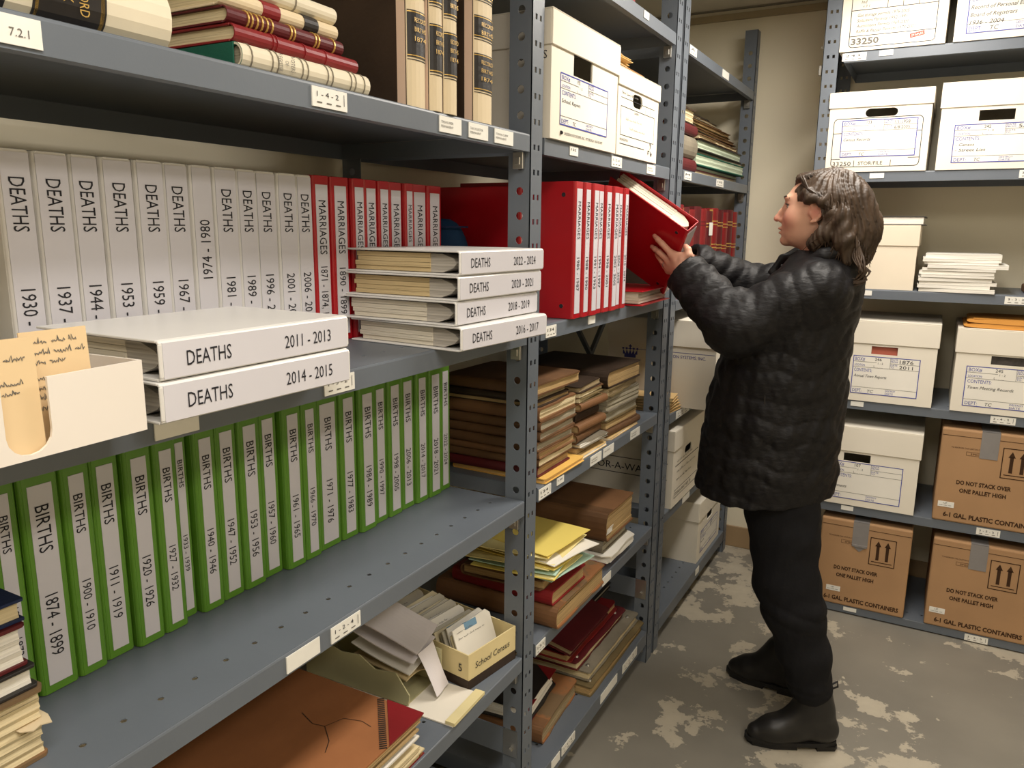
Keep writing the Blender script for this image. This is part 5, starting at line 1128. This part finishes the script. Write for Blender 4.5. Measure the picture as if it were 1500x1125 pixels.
# coat
def puff(x, pw=.7): return np.abs(np.sin(x)) ** pw
def coat_sdf(p):
    n1 = wob(p, 22, 1); n2 = wob(p, 48, 2); x, y, z = p[:, 0], p[:, 1], p[:, 2]
    zz = np.array([.70, .74, .86, .97, 1.10, 1.22, 1.30, 1.37, 1.412, 1.445, 1.46]); 
    cx = np.interp(z, zz, [-.396, -.396, -.390, -.383, -.372, -.350, -.320, -.298, -.287, -.283, -.283]); rx = np.interp(z, zz, [.190, .198, .198, .194, .182, .165, .146, .126, .102, .084, .08])
    ry = np.interp(z, zz, [.228, .236, .238, .236, .228, .222, .212, .196, .150, .095, .085])
    q = np.sqrt(((x - cx) / rx) ** 2 + ((y - 2.325) / ry) ** 2); d = (q - 1) * np.minimum(rx, ry) * .92
    d -= .0050 * (puff(z / .060 * PI + 1.5 * n1 + 1.8 * np.sin(9 * x + 5 * y), .45) - .6) + .004 * n2 * np.clip((1.36 - z) * 3, 0, 1) + .0025 * wob(p, 85, 7)
    d = np.maximum(d, (.742 + .05 * np.clip((x + .30) * 3, 0, 1) + .006 * np.sin(14 * y + 11 * x)) - z); d = np.maximum(d, z - 1.452)
    inner = (np.sqrt(((x - cx) / (rx - .03)) ** 2 + ((y - 2.325) / (ry - .03)) ** 2) - 1) * .15       # hollow hem
    d = np.where(z < .80, np.maximum(d, -np.maximum(inner, z - .79)), d)
    for sh, el, wr, rs in ((SHN, ELN, (-.622, 2.143, 1.384), (.078, .078, .047)), (SHF, ELF, tuple(np.array(WRF) * .9 + np.array(ELF) * .1), (.082, .066, .044))):
        t1, L1 = rct(p, sh, el); t2, L2 = rct(p, el, wr); r1, r2, r3 = rs
        w = np.stack([x * .5 + z], 1)[:, 0]
        e1 = rc(p, sh, el, r1, r2) - .0075 * (puff((t1 * L1) / .058 * PI + 1.2 * n1 + 9 * (y - 2.1), .45) - .6)
        e2 = rc(p, el, wr, r2, r3 + .012) - .0075 * (puff((t2 * L2) / .052 * PI + 1.2 * n1 + 12 * (z - 1.3), .45) - .6)
        e = smin(e1, e2, .03) - .0035 * n2 - .0022 * wob(p, 85, 7)
        dv = np.array(wr) - np.array(el); dv /= np.linalg.norm(dv); cut = (p - np.array(wr, np.float32)) @ dv.astype(np.float32)
        e = np.maximum(e, cut - .004); e = np.maximum(e, -np.maximum(rc(p, el, tuple(np.array(wr) + dv * .05), .026, r3 - .006), -(cut + .05)))
        d = smin(d, e, .028)
    # standing collar folded open, and the loose front edge
    near = chain(p, [(-.200, 2.325, 1.456), (-.222, 2.255, 1.450), (-.278, 2.232, 1.428), (-.330, 2.246, 1.396), (-.365, 2.262, 1.372)], (.020, .021, .021, .019, .015), .01)
    far = chain(p, [(-.200, 2.325, 1.462), (-.225, 2.395, 1.462), (-.29, 2.405, 1.455), (-.350, 2.385, 1.442), (-.398, 2.352, 1.425), (-.425, 2.335, 1.385)], (.020, .020, .020, .020, .016, .014), .01)
    d = smin(d, smin(near, far, .008) + .006, .010)
    fl = chain(p, [(-.365, 2.262, 1.372), (-.425, 2.262, 1.325), (-.475, 2.262, 1.265)], (.016, .015, .013), .01); d = smin(d, fl, .012)
    d = smax(d, -chain(p, [(-.277, 2.32, 1.50), (-.290, 2.32, 1.43), (-.36, 2.315, 1.40)], (.067, .068, .048), .02), .008)
    return d
coat = kid(surface(coat_sdf, (-.72, 1.95, .70), (-.10, 2.62, 1.50), .0048, 'coat', coat_m, None))
def collar_sdf(p):
    near = chain(p, [(-.196, 2.325, 1.464), (-.216, 2.248, 1.458), (-.272, 2.222, 1.438), (-.322, 2.232, 1.408), (-.362, 2.248, 1.380), (-.40, 2.260, 1.350)], (.016, .0185, .020, .019, .015, .009), .01)
    far = chain(p, [(-.196, 2.325, 1.470), (-.22, 2.400, 1.470), (-.29, 2.415, 1.460), (-.352, 2.394, 1.446), (-.402, 2.358, 1.424)], (.016, .018, .018, .018, .010), .01)
    d = smin(near, far, .008) - .0016 * wob(p, 70, 3)
    return smax(d, -chain(p, [(-.277, 2.32, 1.52), (-.287, 2.32, 1.43), (-.36, 2.315, 1.39)], (.068, .069, .050), .02), .004)
kid(surface(collar_sdf, (-.43, 2.18, 1.34), (-.16, 2.46, 1.51), .0042, 'collar', coat_m, None))
mb = MB(); mb.tube([(-.372, 2.098, 1.075), (-.370, 2.094, 1.02), (-.366, 2.092, .955)], [.0018, .0022, .0018], 6); kid(mb.build('pocket_zip', leather_black))
# trousers
def leg_sdf(p):
    n1 = wob(p, 30, 5); d = None
    for pts, rs in (([(-.340, 2.25, .82), (-.292, 2.225, .50), (-.268, 2.220, .42), (-.225, 2.222, .29), (-.198, 2.226, .165)], (.112, .090, .084, .072, .058)), ([(-.365, 2.41, .82), (-.322, 2.42, .50), (-.305, 2.425, .42), (-.292, 2.445, .29), (-.290, 2.462, .160)], (.108, .080, .073, .062, .053))):
        e = chain(p, pts, rs, .02) - .0035 * n1 - .0018 * wob(p, 75, 8) - .007 * (puff((p[:, 2] + .35 * p[:, 0]) / .016, .6) - .5) * np.exp(-((p[:, 2] - .42) / .05) ** 2) - .005 * (puff((p[:, 2] - .2 * p[:, 1]) / .011, .7) - .5) * np.exp(-((p[:, 2] - .19) / .03) ** 2)
        e = np.maximum(e, .150 - p[:, 2]); d = e if d is None else np.minimum(d, e)
    return np.maximum(d, p[:, 2] - .86)
kid(surface(leg_sdf, (-.50, 2.09, .13), (-.12, 2.55, .88), .0055, 'trousers', trouser_m, None))
# ankle boots
def boot(toe, heel, ank, h=.004):
    toe, heel = np.array(toe), np.array(heel); f = toe - heel; Lb = np.linalg.norm(f); f /= Lb; s_ = np.array([-f[1], f[0]])
    def fn(p):
        u = (p[:, :2] - heel) @ f; v = (p[:, :2] - heel) @ s_; z = p[:, 2]; q = np.stack([u, v, z], 1).astype(np.float32); L_ = float(Lb)
        ua = float((np.array(ank[:2]) - heel) @ f); va = float((np.array(ank[:2]) - heel) @ s_)
        d = chain(q, [(.036, 0, .055), (L_ * .45, 0, .050), (L_ * .72, 0, .042), (L_ - .034, .002, .036)], (.034, .036, .038, .026), .02)
        d = smin(d, chain(q, [(.045, 0, .06), (.06, va * .4, .11), (ua, va, .20)], (.036, .043, .050), .02), .03)
        d = smin(d, rc(q, (.080, va * .6, .14), (L_ * .60, 0, .052), .038, .030), .04)
        d = np.maximum(d, .022 - z); d = np.maximum(d, z - .195)
        return d
    hi = np.maximum(np.maximum(toe, heel), np.array(ank[:2])) + .07; lo = np.minimum(np.minimum(toe, heel), np.array(ank[:2])) - .07
    o = kid(surface(fn, (*lo, -.01), (*hi, .22), h, 'boot', boot_m, None))
    mb = MB(); out = []
    for k in range(28):
        a = 2 * PI * k / 28; cu = Lb / 2 + (Lb / 2 - .002) * math.cos(a); wv = (.0335 + .0045 * math.sin(PI * min(1, max(0, cu / Lb)) ** .8)) * math.copysign(abs(math.sin(a)) ** .6, math.sin(a))
        out.append(tuple(heel + f * cu + s_ * wv))
    mb.prism(out, 'z', .013, .026); hb_ = [tuple(heel + f * cu + s_ * cv) for cu, cv in [(.002, .013), (.002, -.013), (.012, -.027), (.065, -.032), (.068, 0), (.065, .032), (.012, .027)]]; mb.prism(hb_, 'z', 0, .0135)
    tp_ = [tuple(heel + f * cu + s_ * cv) for cu, cv in [(Lb * .45, .033), (Lb * .45, -.033), (Lb * .7, -.035), (Lb * .92, -.02), (Lb * .96, 0), (Lb * .92, .02), (Lb * .7, .035)]]; mb.prism(tp_, 'z', 0, .012)
    sl = mb.build('sole', sole_m); sl.parent = o
    lp = MB(); bx = np.array(ank[:2]) - f * .050; lp.tube([(bx[0], bx[1], .195), (bx[0] - f[0] * .02, bx[1] - f[1] * .02, .207), (bx[0] - f[0] * .022, bx[1] - f[1] * .022, .19), (bx[0], bx[1], .18)], .003, 6); l_ = lp.build('pull_loop', boot_m); l_.parent = o
boot((-.365, 2.142), (-.118, 2.254), (-.195, 2.226)); boot((-.500, 2.484), (-.255, 2.468), (-.288, 2.462))
# hair: a mass with carved strands, then separate wavy locks
def hair_sdf(p):
    y = YC; x, yy, z = p[:, 0], p[:, 1] - y, p[:, 2]
    d = ell(p, (-.280, y, 1.582), (.103, .090, .086))
    d = smin(d, ell(p, (-.352, y + .005, 1.643), (.020, .045, .011)), .02)                       # quiff above the forehead
    back = chain(p, [(-.235, y, 1.57), (-.215, y, 1.50), (-.210, y + .005, 1.455)], (.066, .070, .054), .03)
    d = smin(d, back, .03)
    face = smax((x + .300) * .70 + (z - 1.592) * .72, -(np.abs(yy) - .2), .002)                  # below/in front of the hairline
    cut = smin(smax(x * .76 + .262 - (1.60 - z) * .25 * 0, z - 1.612 + (x + .372) * .9, .01), smax(x + .312, z - 1.580, .006), .01)
    d = smax(d, -cut, .006)
    d = smax(d, -ell(np.stack([x, -np.abs(yy), z], 1), (-.308, -.085, 1.550), (.026, .030, .034)), .006)
    for s in (-1, 1):
        d = smin(d, chain(p, [(-.258, y + s * .084, 1.540), (-.272, y + s * .080, 1.500), (-.296, y + s * .068, 1.470), (-.292, y + s * .064, 1.440)], (.018, .024, .020, .012), .012), .015)
        d = smin(d, chain(p, [(-.235, y + s * .085, 1.54), (-.225, y + s * .085, 1.48), (-.215, y + s * .075, 1.43)], (.026, .026, .016), .012), .015)
        d = smin(d, chain(p, [(-.335, y + s * .071, 1.612), (-.320, y + s * .081, 1.592), (-.292, y + s * .089, 1.583)], (.010, .011, .010), .008), .012)
    an = np.arctan2(yy, x + .25)
    d = d - .0024 * np.sin(26 * an + 5 * np.sin(z * 34 + 3 * an) + 30 * x) - .0012 * np.sin(71 * an + 4 * np.sin(z * 50)) - .004 * wob(p, 45, 9)
    return d
kid(surface(hair_sdf, (-.41, 2.17, 1.36), (-.10, 2.45, 1.70), .0036, 'hair', hair_m, None))
r = random.Random(99); lk = MB()
def lock(path, r0, wave, n=12):
    ph = r.uniform(0, 6); pts = []; 
    for i in range(n + 1):
        t = i / n * (len(path) - 1); k = min(int(t), len(path) - 2); u = t - k; p = Vector(path[k]).lerp(Vector(path[k + 1]), u)
        w_ = wave * (i / n); pts.append(p + Vector((math.sin(ph + i * .9), math.cos(ph * 1.3 + i * .8), 0)) * w_)
    lk.tube(pts, [r0 * min(1, .35 + 2.2 * i / n) * (1 - (i / n) ** 3 * .85) for i in range(n + 1)], 5)
for k in range(420):
    a = r.uniform(-PI * .62, PI * .62); ca, sa = math.cos(a), math.sin(a)                      # around the back, a=0 straight back (+x)
    top = (-.275 + .03 * ca + r.uniform(-.06, .02), YC + .035 * sa, 1.655 + r.uniform(-.012, .006)); mid = (-.272 + .096 * ca, YC + .090 * sa, 1.575 + r.uniform(-.02, .02))
    low = (-.256 + .078 * ca, YC + .088 * sa, 1.495 + r.uniform(-.02, .02)); z_e = 1.425 + r.uniform(-.02, .035); end = (-.248 + .070 * ca + r.uniform(-.015, .02), YC + .085 * sa + r.uniform(-.01, .01), z_e)
    if abs(a) > 1.75: mid = (-.284, YC + math.copysign(.091, sa), 1.594); low = (-.255, YC + math.copysign(.092, sa), 1.53); end = (-.290 + r.uniform(-.03, .02), YC + math.copysign(.082, sa), 1.45 + r.uniform(-.02, .02))
    lock([top, mid, low, end], r.uniform(.0013, .0034), r.uniform(.006, .013), 14)
for k in range(34):                                                                        # the long tails over the back of the collar
    lock([(-.200, YC - .06 + r.uniform(-.02, .03), 1.50), (-.188 + r.uniform(-.015, .01), YC - .085, 1.44), (-.170 + r.uniform(-.012, .012), YC - .095 + r.uniform(-.01, .02), 1.40), (-.172 + r.uniform(-.012, .008), YC - .09, 1.375), (-.192 + r.uniform(-.012, .01), YC - .09, 1.362 + r.uniform(-.004, .02))], r.uniform(.0016, .0036), .008, 14)
for k in range(60):                                                                        # forehead sweep
    y0 = YC + r.uniform(-.05, .04); lock([(-.356 + r.uniform(-.004, .014), y0, 1.644 + r.uniform(-.004, .010)), (-.345, YC - .055 + r.uniform(-.01, .02), 1.637 + r.uniform(-.01, .012)), (-.325, YC - .084, 1.612), (-.292, YC - .094, 1.588 + r.uniform(-.006, .01)), (-.262, YC - .096, 1.56)], r.uniform(.0012, .0026), .004, 10)
kid(lk.build('hair_locks', hair_m, smooth=True))
